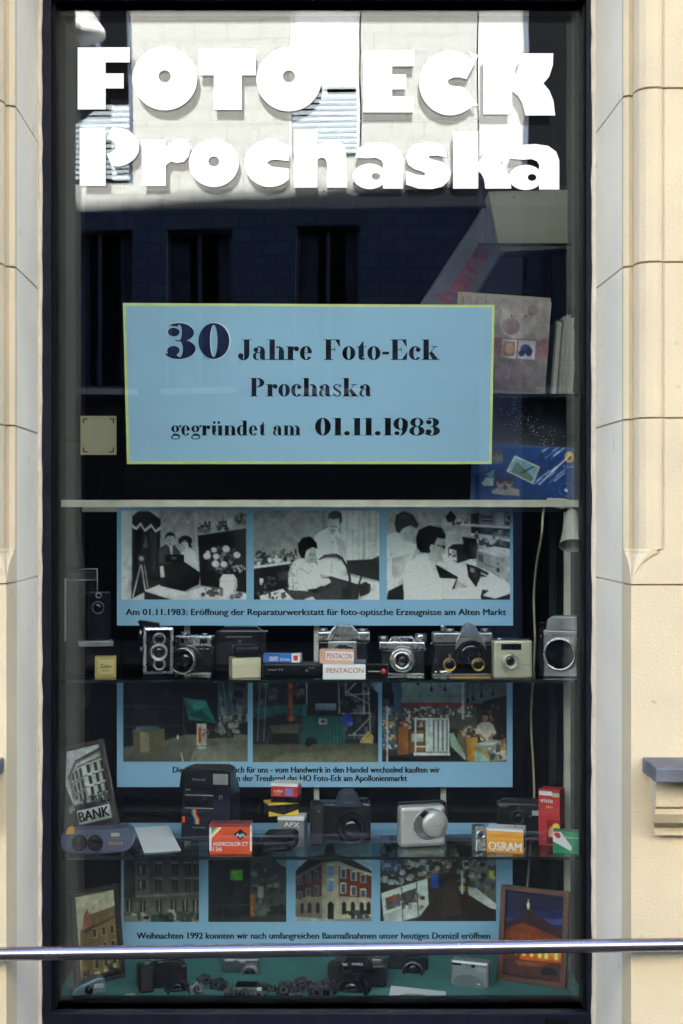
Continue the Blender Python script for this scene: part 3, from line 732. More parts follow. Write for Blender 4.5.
q.p(176, (150, 430), (220, 405), (345, 436), (440, 405), (665, 442), (665, 478), (290, 478)).p(30, (150, 434), (290, 478), (150, 478)).p(120, (345, 436), (440, 405), (665, 442), (665, 450), (440, 412), (355, 440))
q.p(186, (530, 372), (545, 350), (600, 350), (616, 375), (618, 410), (604, 450), (575, 458), (545, 450), (528, 410)).p(205, (540, 372), (552, 360), (560, 380), (556, 430), (542, 410)).p(150, (600, 355), (614, 376), (616, 410), (603, 448), (596, 440), (604, 400)).l(140, 4, (530, 382), (616, 382))
q.clutter(rng, 440, 422, 540, 452, 14, [60, 90, 120], 8, 30).clutter(rng, 590, 445, 640, 465, 6, [70, 100], 8, 30)
q.build('photo', P1)
q = pprint(P1, (245, 505, 385, 630), (683, 610), (43, 28, 655, 462))
q.b(128, 43, 28, 655, 462)
for k in range(22):
    q.l(124, 2.5, (20+k*20, 28), (20+k*20+230, 300)).l(124, 2.5, (20+k*20, 28), (20+k*20-230, 300))
q.p(164, (470, 28), (655, 28), (655, 262), (470, 280)).p(115, (375, 28), (410, 28), (400, 120), (375, 120))
for k in range(13): q.b(150 if k % 2 else 176, 478+k*14, 28, 484+k*14, 262)
q.p(205, (510, 50), (550, 50), (550, 120), (510, 130))
q.clutter(rng, 48, 225, 255, 290, 90, [25, 50, 120, 190, 80, 35], 8, 26).p(185, (43, 298), (225, 274), (225, 286), (43, 310)).p(22, (43, 310), (240, 284), (245, 430), (43, 462)).p(45, (160, 330), (210, 320), (215, 360), (165, 370)).clutter(rng, 60, 350, 160, 440, 14, [50, 70, 35, 190], 8, 24)
q.p(30, (495, 270), (655, 262), (655, 370), (500, 330)).p(46, (200, 402), (425, 345), (560, 388), (545, 462), (225, 462)).p(185, (420, 346), (470, 335), (655, 380), (655, 400), (640, 412))
q.p(206, (338, 155), (360, 135), (402, 112), (450, 128), (488, 165), (496, 290), (470, 345), (400, 345), (360, 330)).p(165, (440, 150), (488, 175), (494, 290), (470, 330), (455, 240)).l(120, 4, (400, 130), (425, 190)).l(120, 4, (445, 150), (425, 190), (420, 330))
q.e(150, 430, 98, 30, 42).p(48, (404, 78), (408, 42), (440, 28), (470, 42), (474, 80), (458, 98), (462, 66), (430, 72), (410, 64)).l(70, 4, (412, 104), (450, 110)).e(90, 428, 124, 12, 4).p(135, (410, 125), (440, 135), (430, 150), (415, 142))
q.p(176, (440, 300), (490, 290), (495, 340), (470, 355), (445, 340))
q.p(198, (212, 330), (235, 278), (265, 262), (300, 262), (350, 290), (366, 350), (395, 370), (380, 412), (300, 418), (213, 412)).clutter(rng, 215, 285, 260, 410, 50, [120, 140, 205], 5, 11).p(205, (262, 305), (330, 300), (352, 370), (280, 385)).l(110, 4, (268, 305), (310, 335), (330, 300))
q.e(148, 316, 242, 34, 45).p(14, (262, 230), (258, 190), (282, 160), (318, 154), (350, 185), (354, 215), (330, 205), (300, 222), (290, 260), (275, 258)).e(60, 318, 240, 6, 3).e(60, 338, 240, 5, 3).e(95, 326, 268, 9, 3)
q.e(182, 352, 393, 28, 17).e(178, 396, 375, 22, 20).p(20, (300, 412), (380, 400), (420, 375), (400, 415), (340, 428)).e(40, 378, 408, 28, 15)
q.p(60, (355, 268), (385, 243), (432, 236), (468, 252), (462, 276), (400, 272)).p(165, (362, 270), (395, 256), (450, 258), (464, 276))
q.l(32, 11, (440, 240), (470, 258), (496, 300), (510, 350), (512, 462)).l(32, 10, (655, 252), (610, 272), (575, 320), (556, 380), (545, 460)).b(28, 472, 404, 512, 460).p(35, (550, 392), (585, 372), (612, 388), (608, 430), (560, 445))
q.p(195, (72, 442), (185, 408), (242, 462), (80, 462)).clutter(rng, 100, 425, 200, 458, 22, [60, 90, 40], 4, 16).p(190, (292, 456), (330, 445), (345, 462), (292, 462)).p(170, (560, 462), (640, 400), (655, 405), (655, 462))
q.build('photo', P1)
q = pprint(P1, (380, 505, 520, 630), (683, 610), (33, 28, 634, 462))
q.b(138, 33, 28, 634, 462).p(128, (180, 28), (300, 28), (300, 120), (200, 110))
for k in range(5): q.b(130, 210+k*14, 28, 216+k*14, 90)
q.p(130, (235, 88), (340, 85), (350, 130), (240, 130)).p(30, (320, 60), (345, 28), (372, 60), (360, 85), (330, 85)).p(185, (340, 90), (634, 105), (634, 118), (340, 100)).clutter(rng, 345, 75, 440, 95, 14, [60, 90, 190], 10, 22)
q.p(30, (444, 106), (634, 118), (634, 152), (444, 138)).p(185, (444, 138), (634, 168), (634, 180), (444, 148)).p(34, (470, 160), (634, 182), (634, 225), (480, 195)).clutter(rng, 470, 115, 634, 205, 26, [160, 90, 60, 120], 10, 28)
q.p(50, (442, 44), (480, 42), (480, 96), (442, 92)).p(105, (480, 42), (558, 40), (558, 98), (480, 96)).p(160, (558, 36), (600, 36), (600, 98), (558, 98)).b(20, 492, 52, 548, 66).b(40, 492, 74, 548, 84).clutter(rng, 606, 60, 634, 92, 6, [40, 190], 8, 20)
q.p(186, (300, 235), (440, 262), (634, 392), (634, 440), (500, 452), (330, 330)).p(150, (320, 130), (440, 120), (440, 200), (320, 240))
q.p(18, (270, 288), (380, 350), (352, 440), (480, 410), (634, 425), (634, 462), (300, 462))
q.p(22, (400, 155), (470, 165), (478, 260), (420, 268)).p(40, (440, 180), (470, 185), (470, 255), (445, 255)).p(24, (332, 210), (355, 192), (405, 190), (430, 268), (380, 284), (334, 258)).p(175, (338, 213), (372, 222), (376, 276), (338, 262)).clutter(rng, 342, 225, 370, 262, 6, [40, 90], 6, 14)
q.p(168, (470, 222), (555, 202), (634, 214), (634, 262), (590, 262)).p(120, (470, 222), (590, 258), (590, 350), (470, 298)).p(138, (590, 258), (634, 248), (634, 332), (590, 350)).p(60, (478, 240), (502, 246), (502, 280), (478, 272)).e(40, 574, 316, 9, 12).e(40, 574, 285, 5).l(60, 3, (510, 290), (560, 305))
q.p(200, (500, 440), (600, 360), (634, 395), (634, 430), (560, 455))
q.p(196, (33, 150), (85, 128), (130, 178), (180, 195), (165, 240), (112, 352), (42, 402), (33, 300)).p(150, (60, 260), (150, 235), (110, 350), (60, 370)).p(200, (84, 140), (130, 185), (160, 178), (110, 200), (78, 165)).e(150, 132, 140, 38, 36).p(34, (72, 90), (80, 52), (115, 32), (160, 48), (190, 95), (180, 115), (150, 100), (110, 118), (95, 140), (80, 130)).p(56, (90, 60), (120, 42), (150, 60), (120, 75)).e(70, 152, 138, 6, 3).p(175, (36, 320), (60, 340), (90, 385), (105, 405), (70, 420), (45, 415))
q.p(18, (42, 418), (112, 384), (122, 462), (33, 462))
q.p(212, (118, 330), (145, 280), (185, 245), (240, 240), (270, 290), (292, 355), (372, 360), (350, 410), (440, 400), (482, 408), (492, 458), (118, 462)).p(175, (230, 250), (270, 290), (292, 355), (330, 400), (300, 380), (270, 340)).l(165, 4, (160, 350), (230, 330)).l(165, 4, (280, 400), (360, 440), (440, 420))
q.p(140, (225, 215), (300, 150), (320, 190), (312, 215), (300, 240), (285, 275), (260, 282), (240, 262)).p(14, (176, 160), (190, 122), (240, 100), (300, 112), (322, 148), (316, 166), (280, 160), (268, 185), (260, 215), (240, 235), (200, 232), (180, 205)).e(150, 256, 212, 13, 20).l(20, 5, (280, 196), (318, 206)).e(40, 312, 206, 8, 10)
q.p(186, (270, 290), (292, 275), (335, 300), (320, 306)).e(176, 505, 368, 30, 36).p(186, (470, 400), (500, 395), (492, 440), (480, 430)).p(170, (395, 345), (430, 330), (455, 345), (400, 358)).p(30, (420, 285), (470, 300), (530, 330), (520, 350), (490, 350), (468, 400), (430, 350)).p(120, (440, 305), (460, 310), (460, 330), (440, 325)).l(190, 5, (490, 330), (535, 352))
q.build('photo', P1)

P2 = poster('blue poster with three dim colour photographs of scaffolding and a shop, middle of the three', 117, 682, 512.5, 787)
caption(P2, 'Die Wende - Umbruch für uns - vom Handwerk in den Handel wechselnd kauften wir', 173, 440, 772.5, 6)
caption(P2, 'von der Treuhand das HO Foto-Eck am Apollonienmarkt', 229, 407, 781, 6)
q = pprint(P2, (115, 675, 250, 790), (683, 582), (42, 30, 672, 438), .62)
q.b((14, 18, 20), 42, 30, 672, 438).p((78, 80, 68), (42, 365), (250, 330), (360, 300), (672, 300), (672, 438), (42, 438)).p((95, 98, 84), (400, 370), (672, 330), (672, 438), (380, 438))
q.p((58, 68, 74), (515, 36), (672, 36), (672, 205), (520, 210)).clutter(rng, 520, 40, 672, 200, 40, [(30, 38, 42), (85, 95, 100), (50, 60, 66)], 8, 40)
for x in (520, 545, 575): q.l((70, 120, 130), 5, (x, 40), (x+22, 205))
q.p((26, 98, 96), (345, 115), (460, 130), (512, 245), (440, 232), (372, 228)).p((50, 135, 130), (350, 118), (455, 132), (470, 165), (400, 175)).p((14, 62, 62), (370, 200), (440, 180), (500, 235), (440, 230))
q.p((34, 28, 24), (455, 258), (590, 245), (600, 315), (470, 320)).clutter(rng, 460, 255, 596, 312, 30, [(60, 48, 40), (28, 24, 22), (85, 75, 64)], 8, 30).clutter(rng, 520, 205, 672, 290, 50, [(100, 106, 100), (60, 66, 64), (120, 124, 116), (40, 44, 44)], 10, 40).p((18, 20, 22), (625, 250), (672, 235), (672, 298), (630, 295))
q.p((82, 76, 54), (90, 275), (250, 270), (255, 345), (230, 392), (100, 400)).e((66, 84, 92), 165, 268, 62, 14).b((118, 110, 88), 130, 290, 175, 390)
q.l((66, 72, 74), 4, (42, 158), (330, 160)).l((66, 72, 74), 4, (345, 130), (352, 370)).l((60, 66, 68), 3, (42, 260), (345, 255)).clutter(rng, 50, 60, 330, 250, 24, [(24, 30, 34), (34, 42, 46), (20, 22, 30)], 12, 60)
q.e((150, 152, 142), 437, 366, 26, 6).b((158, 160, 150), 414, 245, 462, 356).p((165, 60, 30), (422, 265), (438, 262), (438, 340), (422, 342)).clutter(rng, 444, 268, 456, 320, 6, [(60, 50, 50), (120, 60, 50)], 5, 12)
q.e((190, 185, 170), 319, 312, 5, 12).l((190, 185, 170), 4, (335, 390), (346, 440))
q.build('photo', P2)
q = pprint(P2, (245, 675, 385, 790), (683, 561), (38, 30, 650, 425), .62)
q.b((22, 24, 23), 38, 30, 650, 425).p((70, 70, 56), (38, 338), (650, 332), (650, 425), (38, 425)).p((84, 84, 68), (200, 380), (600, 360), (650, 425), (120, 425))
q.clutter(rng, 40, 36, 300, 200, 50, [(40, 46, 44), (30, 32, 30), (60, 70, 72), (16, 18, 18)], 14, 60).p((110, 128, 148), (612, 36), (650, 36), (650, 92), (625, 70))
q.p((26, 66, 68), (55, 158), (160, 150), (300, 142), (292, 200), (170, 190), (60, 222)).p((36, 90, 92), (280, 150), (306, 138), (298, 200), (280, 190))
for x in (75, 105): q.l((70, 100, 104), 5, (x, 40), (x-12, 320))
q.p((128, 52, 26), (212, 36), (232, 36), (232, 226), (214, 226)).clutter(rng, 213, 40, 231, 220, 9, [(90, 36, 20), (150, 80, 30)], 8, 18)
q.p((60, 62, 52), (118, 246), (270, 236), (272, 252), (255, 282), (140, 285)).l((50, 52, 46), 8, (125, 270), (105, 340)).l((50, 52, 46), 8, (262, 260), (270, 332)).p((18, 18, 16), (140, 285), (255, 282), (262, 330), (130, 332))
q.clutter(rng, 460, 40, 640, 330, 46, [(44, 50, 50), (70, 76, 78), (26, 28, 28)], 12, 44)
for a in (((302, 36), (302, 140)), ((456, 36), (460, 190)), ((490, 40), (490, 100)), ((575, 40), (580, 190)), ((600, 60), (612, 330)), ((490, 100), (610, 90)), ((490, 80), (600, 140)), ((470, 188), (618, 186)), ((525, 292), (616, 200)), ((500, 292), (620, 292)), ((540, 40), (490, 90))):
    q.l((140, 142, 136), 6, *a)
q.b((26, 72, 68), 275, 200, 488, 336)
for k in range(12): q.b((20, 58, 55), 280+k*17.5, 202, 286+k*17.5, 334)
q.b((124, 142, 152), 344, 140, 444, 172).b((70, 92, 104), 346, 163, 442, 168).b((128, 130, 120), 360, 212, 402, 241).e((40, 44, 40), 380, 226, 12, 8).clutter(rng, 278, 315, 340, 334, 6, [(16, 18, 16)], 20, 40)
q.e((36, 52, 130), 500, 215, 26, 34).e((60, 80, 170), 512, 235, 14, 10).p((158, 138, 78), (556, 330), (600, 270), (626, 300), (622, 332)).l((96, 80, 50), 4, (570, 325), (612, 285))
pb = q.build('photo', P2)
put_text('lettering', 'FOTO-ECK', X(245+350*.205, yp), X(245+438*.205, yp), Z(675+160*.205, yp), 3.2*PX*1.12, -.0013-.00004*(q.n+2), M['ink'], pb)
q = pprint(P2, (380, 675, 520, 790), (683, 561), (10, 30, 618, 423), .62)
q.b((38, 38, 32), 10, 30, 618, 423).p((116, 130, 122), (105, 36), (402, 36), (402, 138), (105, 138)).p((86, 96, 86), (410, 36), (618, 36), (618, 105), (500, 140), (410, 140)).p((60, 80, 104), (60, 36), (104, 36), (104, 210), (70, 210))
q.b((128, 46, 40), 105, 137, 455, 151).b((60, 60, 56), 105, 151, 470, 260).clutter(rng, 108, 154, 460, 205, 120, [(140, 140, 130), (90, 60, 56), (40, 44, 50), (170, 160, 150), (70, 80, 90)], 6, 18).clutter(rng, 108, 205, 230, 255, 30, [(150, 150, 140), (60, 60, 60), (160, 70, 60)], 8, 26)
q.b((168, 176, 168), 398, 36, 411, 215).p((34, 28, 24), (500, 130), (618, 100), (618, 330), (560, 320), (500, 220)).clutter(rng, 520, 150, 615, 300, 20, [(60, 50, 44), (24, 20, 18), (90, 86, 80)], 10, 26)
for x, y in ((185, 45), (252, 75), (318, 75), (427, 130), (453, 120), (494, 105), (549, 95)): q.l((24, 24, 22), 3, (x, 36), (x, y-16)).p((20, 20, 18), (x-4, y-16), (x+4, y-16), (x+7, y+6), (x-7, y+6))
q.p((116, 74, 36), (90, 250), (138, 248), (140, 388), (88, 390)).p((100, 66, 34), (142, 270), (215, 268), (215, 372), (142, 380)).b((150, 166, 156), 156, 285, 212, 325)
q.p((18, 17, 16), (60, 390), (420, 370), (430, 423), (10, 423))
q.b((10, 10, 12), 15, 88, 68, 155).b((40, 60, 72), 18, 118, 46, 150).p((70, 80, 84), (12, 155), (82, 155), (84, 360), (12, 364)).clutter(rng, 14, 160, 82, 358, 80, [(170, 176, 170), (60, 90, 140), (30, 34, 40), (170, 120, 50), (110, 60, 50)], 7, 16).b((180, 184, 176), 34, 150, 40, 423)
q.b((150, 160, 156), 222, 220, 330, 372)
for k in range(8): q.b((60, 66, 70) if k % 2 else (178, 184, 180), 248+k*11, 222, 254+k*11, 368)
q.l((180, 186, 180), 8, (174, 214), (174, 385), (174, 214), (334, 214), (334, 380)).l((180, 186, 180), 8, (170, 348), (240, 348)).b((182, 188, 182), 164, 376, 342, 390)
q.p((90, 84, 58), (378, 270), (420, 262), (420, 400), (380, 360)).p((120, 140, 128), (338, 285), (358, 280), (420, 400), (415, 415), (345, 345)).p((160, 116, 44), (420, 306), (474, 300), (474, 420), (424, 420)).b((60, 58, 50), 372, 240, 418, 285).clutter(rng, 372, 250, 470, 300, 20, [(150, 150, 140), (60, 60, 50), (160, 120, 60)], 8, 22)
q.p((178, 172, 160), (462, 280), (474, 242), (500, 228), (530, 228), (552, 242), (566, 282), (545, 300), (540, 318), (490, 318), (486, 296)).e((138, 94, 68), 511, 208, 14, 19).p((20, 16, 14), (494, 208), (498, 188), (514, 182), (528, 192), (530, 210), (522, 196), (504, 196)).l((138, 94, 68), 10, (480, 286), (514, 316)).l((138, 94, 68), 10, (552, 284), (528, 312))
q.p((118, 134, 124), (456, 336), (540, 312), (612, 322), (616, 415), (545, 420)).p((150, 108, 40), (456, 338), (540, 395), (540, 420), (456, 420)).p((120, 150, 140), (462, 360), (528, 400), (528, 422), (462, 418)).p((180, 176, 164), (474, 336), (520, 322), (590, 330), (520, 342)).clutter(rng, 520, 340, 612, 408, 34, [(170, 170, 160), (60, 64, 66), (150, 110, 60), (90, 96, 100)], 10, 28).p((138, 94, 58), (584, 318), (612, 305), (612, 330), (590, 335))
q.build('photo', P2)

P3 = poster('blue poster with four colour photographs of corner houses and a shop, lowest of the three', 121, 823, 512.5, 948)
caption(P3, 'Weihnachten 1992 konnten wir nach umfangreichen Baumaßnahmen unser heutiges Domizil eröffnen', 137, 490, 938.5, 6.2)
q = pprint(P3, (115, 850, 320, 950), (683, 333), (30, -45, 280, 239), .7)
q.b((126, 134, 134), 30, -45, 280, 239).p((74, 70, 64), (30, -30), (150, -45), (280, -45), (280, 210), (30, 215)).p((62, 58, 54), (30, -30), (75, -36), (75, 212), (30, 215)).p((90, 86, 80), (66, -20), (112, -24), (114, 150), (68, 152)).p((112, 106, 96), (68, 150), (280, 140), (280, 148), (68, 158)).p((88, 86, 78), (30, 160), (280, 150), (280, 205), (30, 212))
for y0, y1 in ((-20, 18), (40, 85), (92, 138)):
    for x in (135, 190, 232, 262): q.b((34, 38, 40), x, y0+4, x+19, y1).b((118, 120, 114), x-3, y0, x+22, y0+5).b((86, 96, 98), x+8, y0+4, x+10, y1)
for x in (40, 84, 138, 186, 224, 258): q.b((36, 38, 38), x, 165, x+18, 204).b((160, 156, 146), x+8, 165, x+11, 204)
for y in (-10, 50, 100): q.b((40, 46, 50), 78, y, 104, y+32).b((120, 130, 132), 82, y+3, 90, y+30)
q.p((108, 108, 100), (30, 215), (280, 208), (280, 239), (30, 239)).clutter(rng, 60, 212, 280, 228, 26, [(40, 60, 46), (60, 64, 60), (150, 150, 142), (30, 32, 32)], 8, 34)
q.build('photo', P3)
q = pprint(P3, (115, 850, 320, 950), (683, 333), (311, -45, 571, 239), .7)
q.b((22, 25, 22), 311, -45, 571, 239).p((110, 118, 118), (480, -45), (571, -45), (571, 60), (545, 48)).p((48, 54, 50), (440, -10), (545, 48), (571, 62), (571, 200), (440, 210)).p((16, 17, 15), (430, -20), (450, 10), (450, 210), (420, 210)).clutter(rng, 330, -20, 430, 200, 24, [(30, 36, 30), (18, 20, 18), (26, 34, 40)], 16, 60).clutter(rng, 455, 40, 560, 190, 24, [(70, 76, 70), (34, 38, 36), (90, 96, 94)], 8, 22)
q.b((64, 142, 46), 384, 66, 426, 100).p((90, 170, 60), (388, 70), (415, 70), (395, 92)).b((140, 82, 30), 452, 146, 467, 220).b((112, 122, 116), 475, 120, 494, 158).l((60, 64, 60), 3, (318, 182), (560, 180)).l((50, 54, 50), 3, (360, 180), (362, 235)).clutter(rng, 470, 190, 565, 235, 26, [(50, 56, 50), (80, 84, 78), (26, 28, 26)], 10, 30).p((44, 46, 40), (311, 225), (571, 215), (571, 239), (311, 239))
q.build('photo', P3)
q = pprint(P3, (290, 850, 520, 950), (683, 297), (15, -46, 242, 211), .7)
q.b((150, 172, 186), 15, -46, 242, 211).p((40, 42, 46), (100, 20), (108, -20), (118, -44), (130, -18), (138, 20)).p((34, 36, 40), (18, 62), (60, 22), (100, 12), (142, 12), (180, 26), (242, 62), (242, 72), (145, 34), (95, 36), (18, 78))
q.p((104, 42, 32), (145, 42), (242, 78), (242, 198), (145, 204)).p((70, 38, 32), (18, 84), (95, 44), (95, 202), (18, 196)).p((150, 142, 122), (95, 36), (145, 36), (145, 205), (95, 203)).p((168, 160, 136), (145, 136), (242, 142), (242, 198), (145, 205)).p((104, 98, 84), (18, 142), (95, 136), (95, 203), (18, 196)).p((180, 172, 148), (145, 36), (242, 70), (242, 78), (145, 48)).p((96, 90, 78), (18, 76), (95, 36), (95, 46), (18, 86))
for y in (52, 96):
    for x in (152, 182, 210): q.b((188, 186, 170), x-3, y+(x-150)*.3, x+15, y+32+(x-150)*.22).b((60, 74, 92), x, y+4+(x-150)*.3, x+12, y+30+(x-150)*.22)
    for x in (26, 50, 74): q.b((110, 106, 94), x-2, y+(95-x)*.38, x+12, y+30+(95-x)*.3).b((50, 60, 76), x, y+3+(95-x)*.38, x+10, y+28+(95-x)*.3)
    q.b((84, 120, 160), 112, y-6, 128, y+26).b((190, 186, 166), 109, y-10, 131, y-6)
for x in (32, 54, 78): q.p((32, 30, 28), (x, 160), (x+5, 154), (x+10, 160), (x+10, 186), (x, 186))
for x in (154, 180, 206, 226): q.p((36, 34, 32), (x, 158), (x+6, 152), (x+12, 158), (x+12, 190), (x, 190))
q.p((26, 24, 22), (112, 204), (112, 160), (120, 150), (130, 160), (130, 204)).p((132, 134, 130), (15, 196), (110, 206), (242, 196), (242, 211), (15, 211)).clutter(rng, 170, 180, 242, 196, 14, [(40, 44, 40), (60, 66, 60)], 8, 18)
q.build('photo', P3)
q = pprint(P3, (290, 850, 520, 950), (683, 297), (268, -46, 612, 211), .7)
q.b((46, 38, 30), 268, -46, 612, 211).b((60, 56, 48), 268, -46, 612, 40).clutter(rng, 400, 0, 560, 80, 60, [(120, 96, 60), (70, 60, 50), (150, 140, 120), (36, 30, 26)], 6, 22)
q.p((40, 32, 26), (420, 70), (520, 60), (612, 190), (612, 211), (380, 211)).p((54, 42, 32), (455, 90), (495, 90), (510, 190), (450, 200))
q.b((110, 124, 140), 270, -46, 330, 60).clutter(rng, 268, -40, 345, 100, 80, [(50, 70, 120), (120, 128, 136), (70, 90, 130), (150, 154, 152), (40, 44, 60), (60, 60, 64)], 8, 24).clutter(rng, 330, 30, 410, 90, 30, [(140, 140, 130), (60, 60, 70), (170, 172, 166)], 8, 20).b((36, 70, 160), 420, 70, 442, 112)
q.p((184, 190, 184), (272, 128), (330, 108), (408, 84), (412, 160), (385, 196), (330, 211), (280, 211)).p((60, 56, 56), (284, 142), (326, 128), (328, 165), (288, 178)).p((120, 60, 50), (290, 140), (325, 130), (325, 148), (290, 156)).p((66, 66, 64), (335, 126), (375, 112), (375, 150), (338, 165)).clutter(rng, 290, 132, 400, 172, 26, [(110, 70, 64), (70, 80, 110), (130, 130, 124), (44, 44, 44)], 6, 18).p((150, 156, 152), (280, 190), (330, 172), (334, 211), (280, 211)).l((60, 62, 60), 3, (332, 110), (336, 211)).l((60, 62, 60), 3, (376, 96), (382, 196))
q.p((90, 94, 90), (545, 40), (612, 20), (612, 170), (590, 160), (548, 110)).clutter(rng, 500, 30, 612, 130, 70, [(140, 144, 138), (40, 40, 40), (60, 62, 60), (110, 108, 60), (70, 84, 96), (100, 100, 94)], 7, 22).p((176, 180, 172), (526, 108), (552, 112), (600, 150), (612, 158), (612, 176), (590, 170), (530, 132)).b((190, 180, 50), 590, 62, 606, 82).b((165, 168, 160), 508, 60, 514, 130)
q.build('photo', P3)
# ------------------------------------------------------------------ things on the shelves
def front(u0, u1, y): return (X(u0, y)+X(u1, y))/2
class Item:
    """a thing standing on a shelf; features are given in photo pixels read in the plane of its front face"""
    def __init__(s, name, label, cat, u0, u1, yf, zs, rot=0, group=None, z0=None):
        s.xc = front(u0, u1, yf); s.yf = yf; s.zs = zs; s.w = abs(X(u1, yf)-X(u0, yf))
        s.t = thing(name, label, cat, (s.xc, yf, zs+.0003), (0, 0, R(rot)), group)
    def x(s, u): return X(u, s.yf)-s.xc
    def z(s, v): return Z(v, s.yf)-s.zs
    def px(s, p): return p*PX*(D+s.yf)/D
    def box(s, name, u0, u1, vt, vb, d, m, y=0, bevel=.0015, parent=None):
        mb = MB(); zb = 0 if vb is None else s.z(vb)
        mb.box(s.x(u0), s.x(u1), y, y+d, zb, s.z(vt)); return mb.build(name, m, parent or s.t, bevel)
    def prism(s, name, pts, y0, y1, m, bevel=.001, parent=None):
        mb = MB(); mb.prism([(s.x(u), s.z(v)) for u, v in pts], y0, y1); return mb.build(name, m, parent or s.t, bevel)
    def lens(s, u, v, r, L, m, inner=.72, glass=True, y=0, mid=None, name='lens', ring=None):
        c = (s.x(u), y, s.z(v)); r = s.px(r)
        pr = [(r, -.002), (r, L*.45), (r*.985, L*.47), (r*.94, L*.5), (r*.94, L*.93), (r*.9, L), (r*inner*1.04, L), (r*inner, L*.93), (r*inner*.86, L*.55)]
        mb = MB(); mb.lathe(c, pr, 30, caps=False); o = mb.build(name, m, s.t)
        if glass:
            q = r*inner*.87; mb = MB(); mb.lathe(c, [(q*1.02, L*.56), (q, L*.60), (q*.8, L*.66), (q*.45, L*.70), (0, L*.715)], 24); mb.build('lens_glass', M['lens'], o)
        if ring:
            mb = MB(); mb.lathe(c, [(r*.955, L*.78), (r*.965, L*.80), (r*.965, L*.86), (r*.95, L*.88)], 30, caps=False); mb.build('lens_ring', ring, o)
            mb = MB(); mb.lathe(c, [(r*.92, L*1.0), (r*.92, L*1.02), (r*.84, L*1.02), (r*.84, L*1.0)], 30, caps=False); mb.build('name_ring', ring, o)
        return o
    def dial(s, u, vt, vb, r, m, y, name='dial'):
        mb = MB(); h = s.z(vt)-s.z(vb); r = s.px(r); mb.lathe((s.x(u), y, s.z(vb)), [(r, 0), (r, h*.85), (r*.9, h)], 20, 'z'); return mb.build(name, m, s.t)
    def text(s, txt, u0, u1, vb, cap, m, y=-.0005, bold=.004, parent=None, name='lettering'):
        return put_text(name, txt, s.x(u0), s.x(u1), s.z(vb), s.px(cap), y, m, parent or s.t, bold)
    def window(s, u0, u1, v0, v1, m=None, y=-.0006, name='viewfinder', d=.003):
        return s.box(name, u0, u1, v0, v1, d, m or M['lens'], y, .0004)
def details(i, u0, u1, vt, m, d=.036, lug=True):
    mb = MB(); mb.box(i.x(u0), i.x(u1), -.0012, d, 0, i.px(2.2)); mb.build('base_plate', m, i.t, .0006)
    if lug:
        for u, sx in ((u0, -1), (u1, 1)):
            mb = MB(); c = (i.x(u), .016, i.z(vt)); mb.lathe(c, [(.0028, 0), (.0028, sx*.003), (.0016, sx*.0045)], 10, 'x'); mb.build('strap_lug', M['chrome'], i.t)
    mb = MB(); mb.box(i.x(u0+1), i.x(u1-1), -.0016, .001, i.z(vt+1.2), i.z(vt+.4)); mb.build('trim_line', m, i.t)
CG = 'old cameras in the shop window'
BG = 'film and bulb boxes in the shop window'

# ---- middle shelf
# small ochre box
i = Item('film_box', 'small ochre cardboard box alone at the left end of the middle shelf', 'box', 95, 116, .14, ZS1, 8, BG)
i.box('carton', 95, 116, 657, None, .035, M['ecru'].copy() if False else mat('ochre card', (.42, .31, .09), .6), 0, .001)
i.box('label_panel', 98, 114, 659.5, 674, .0005, mat('pale ochre card', (.52, .42, .16), .6), -.0004, 0)
i.text('Zeiss', 100, 111, 668, 4, M['ink'], -.0009)
i.text('IKON', 103, 109, 671.5, 1.6, M['ink'], -.0009)
# tall dark camera with chrome frame, left
i = Item('box_camera', 'tall black camera in a chrome frame with a thin upright bar, at the left edge', 'camera', 62, 110, .24, ZS1, 12, CG)
i.box('body', 66, 98, 572, None, .06, M['black'], 0, .004)
i.box('front_standard', 86, 110, 592, 640, .03, M['plastic'], -.02, .003)
i.lens(97, 607, 6.5, .018, M['plastic'], y=-.02, ring=M['chromed']); i.lens(98, 595, 3.2, .006, M['chromed'], y=-.02, name='viewing_lens')
mb = MB()
fr_pts = [(63, 640), (63, 569), (97, 569), (97, 600)]
mb.tube([(i.x(u), -.006, i.z(v)) for u, v in fr_pts], .0022, 8); mb.tube([(i.x(63), -.006, i.z(580)), (i.x(97), -.006, i.z(580))], .0018, 8)
mb.build('frame', M['chromed'], i.t)
i.box('side_bar', 61.5, 66.5, 578, 641, .012, M['chromed'], -.01, .002); i.box('bed', 78, 112, 640, 645, .06, M['chromed'], -.05, .001)
i.dial(62.5, 573, 578, 2.5, M['plastic'], -.004, 'knob')
# cine camera
i = Item('cine_camera', 'black cine camera with a silver framed front, two stacked lenses and a top handle', 'camera', 143, 173, .135, ZS1, 9, CG)
i.box('body', 144, 172, 629, None, .11, M['plastic'], .004, .004)
i.box('front_plate', 143, 173.5, 627, 674.5, .012, M['chrome'], -.006, .006)
i.box('front_inlay', 146.5, 170, 630.5, 671, .002, M['ink'], -.0075, .004)
i.lens(158.5, 651.5, 9.2, .022, M['chromed'], .62, y=-.007, ring=M['chrome']); i.lens(159, 639, 6.8, .010, M['chromed'], .7, y=-.007, name='viewing_lens'); i.lens(159, 664, 6.6, .009, M['chromed'], .7, y=-.007, name='meter_cell')
i.prism('handle', [(138, 622), (141, 621), (160, 624), (160, 628), (150, 628), (140, 626)], .02, .045, M['plastic'])
mb = MB(); mb.lathe((i.x(143.2), .05, i.z(635)), [(.014, 0), (.014, -.008), (.010, -.010)], 18, 'x'); mb.lathe((i.x(143.2), .05, i.z(651)), [(.007, 0), (.007, -.006)], 14, 'x'); mb.build('crank', M['chromed'], i.t)
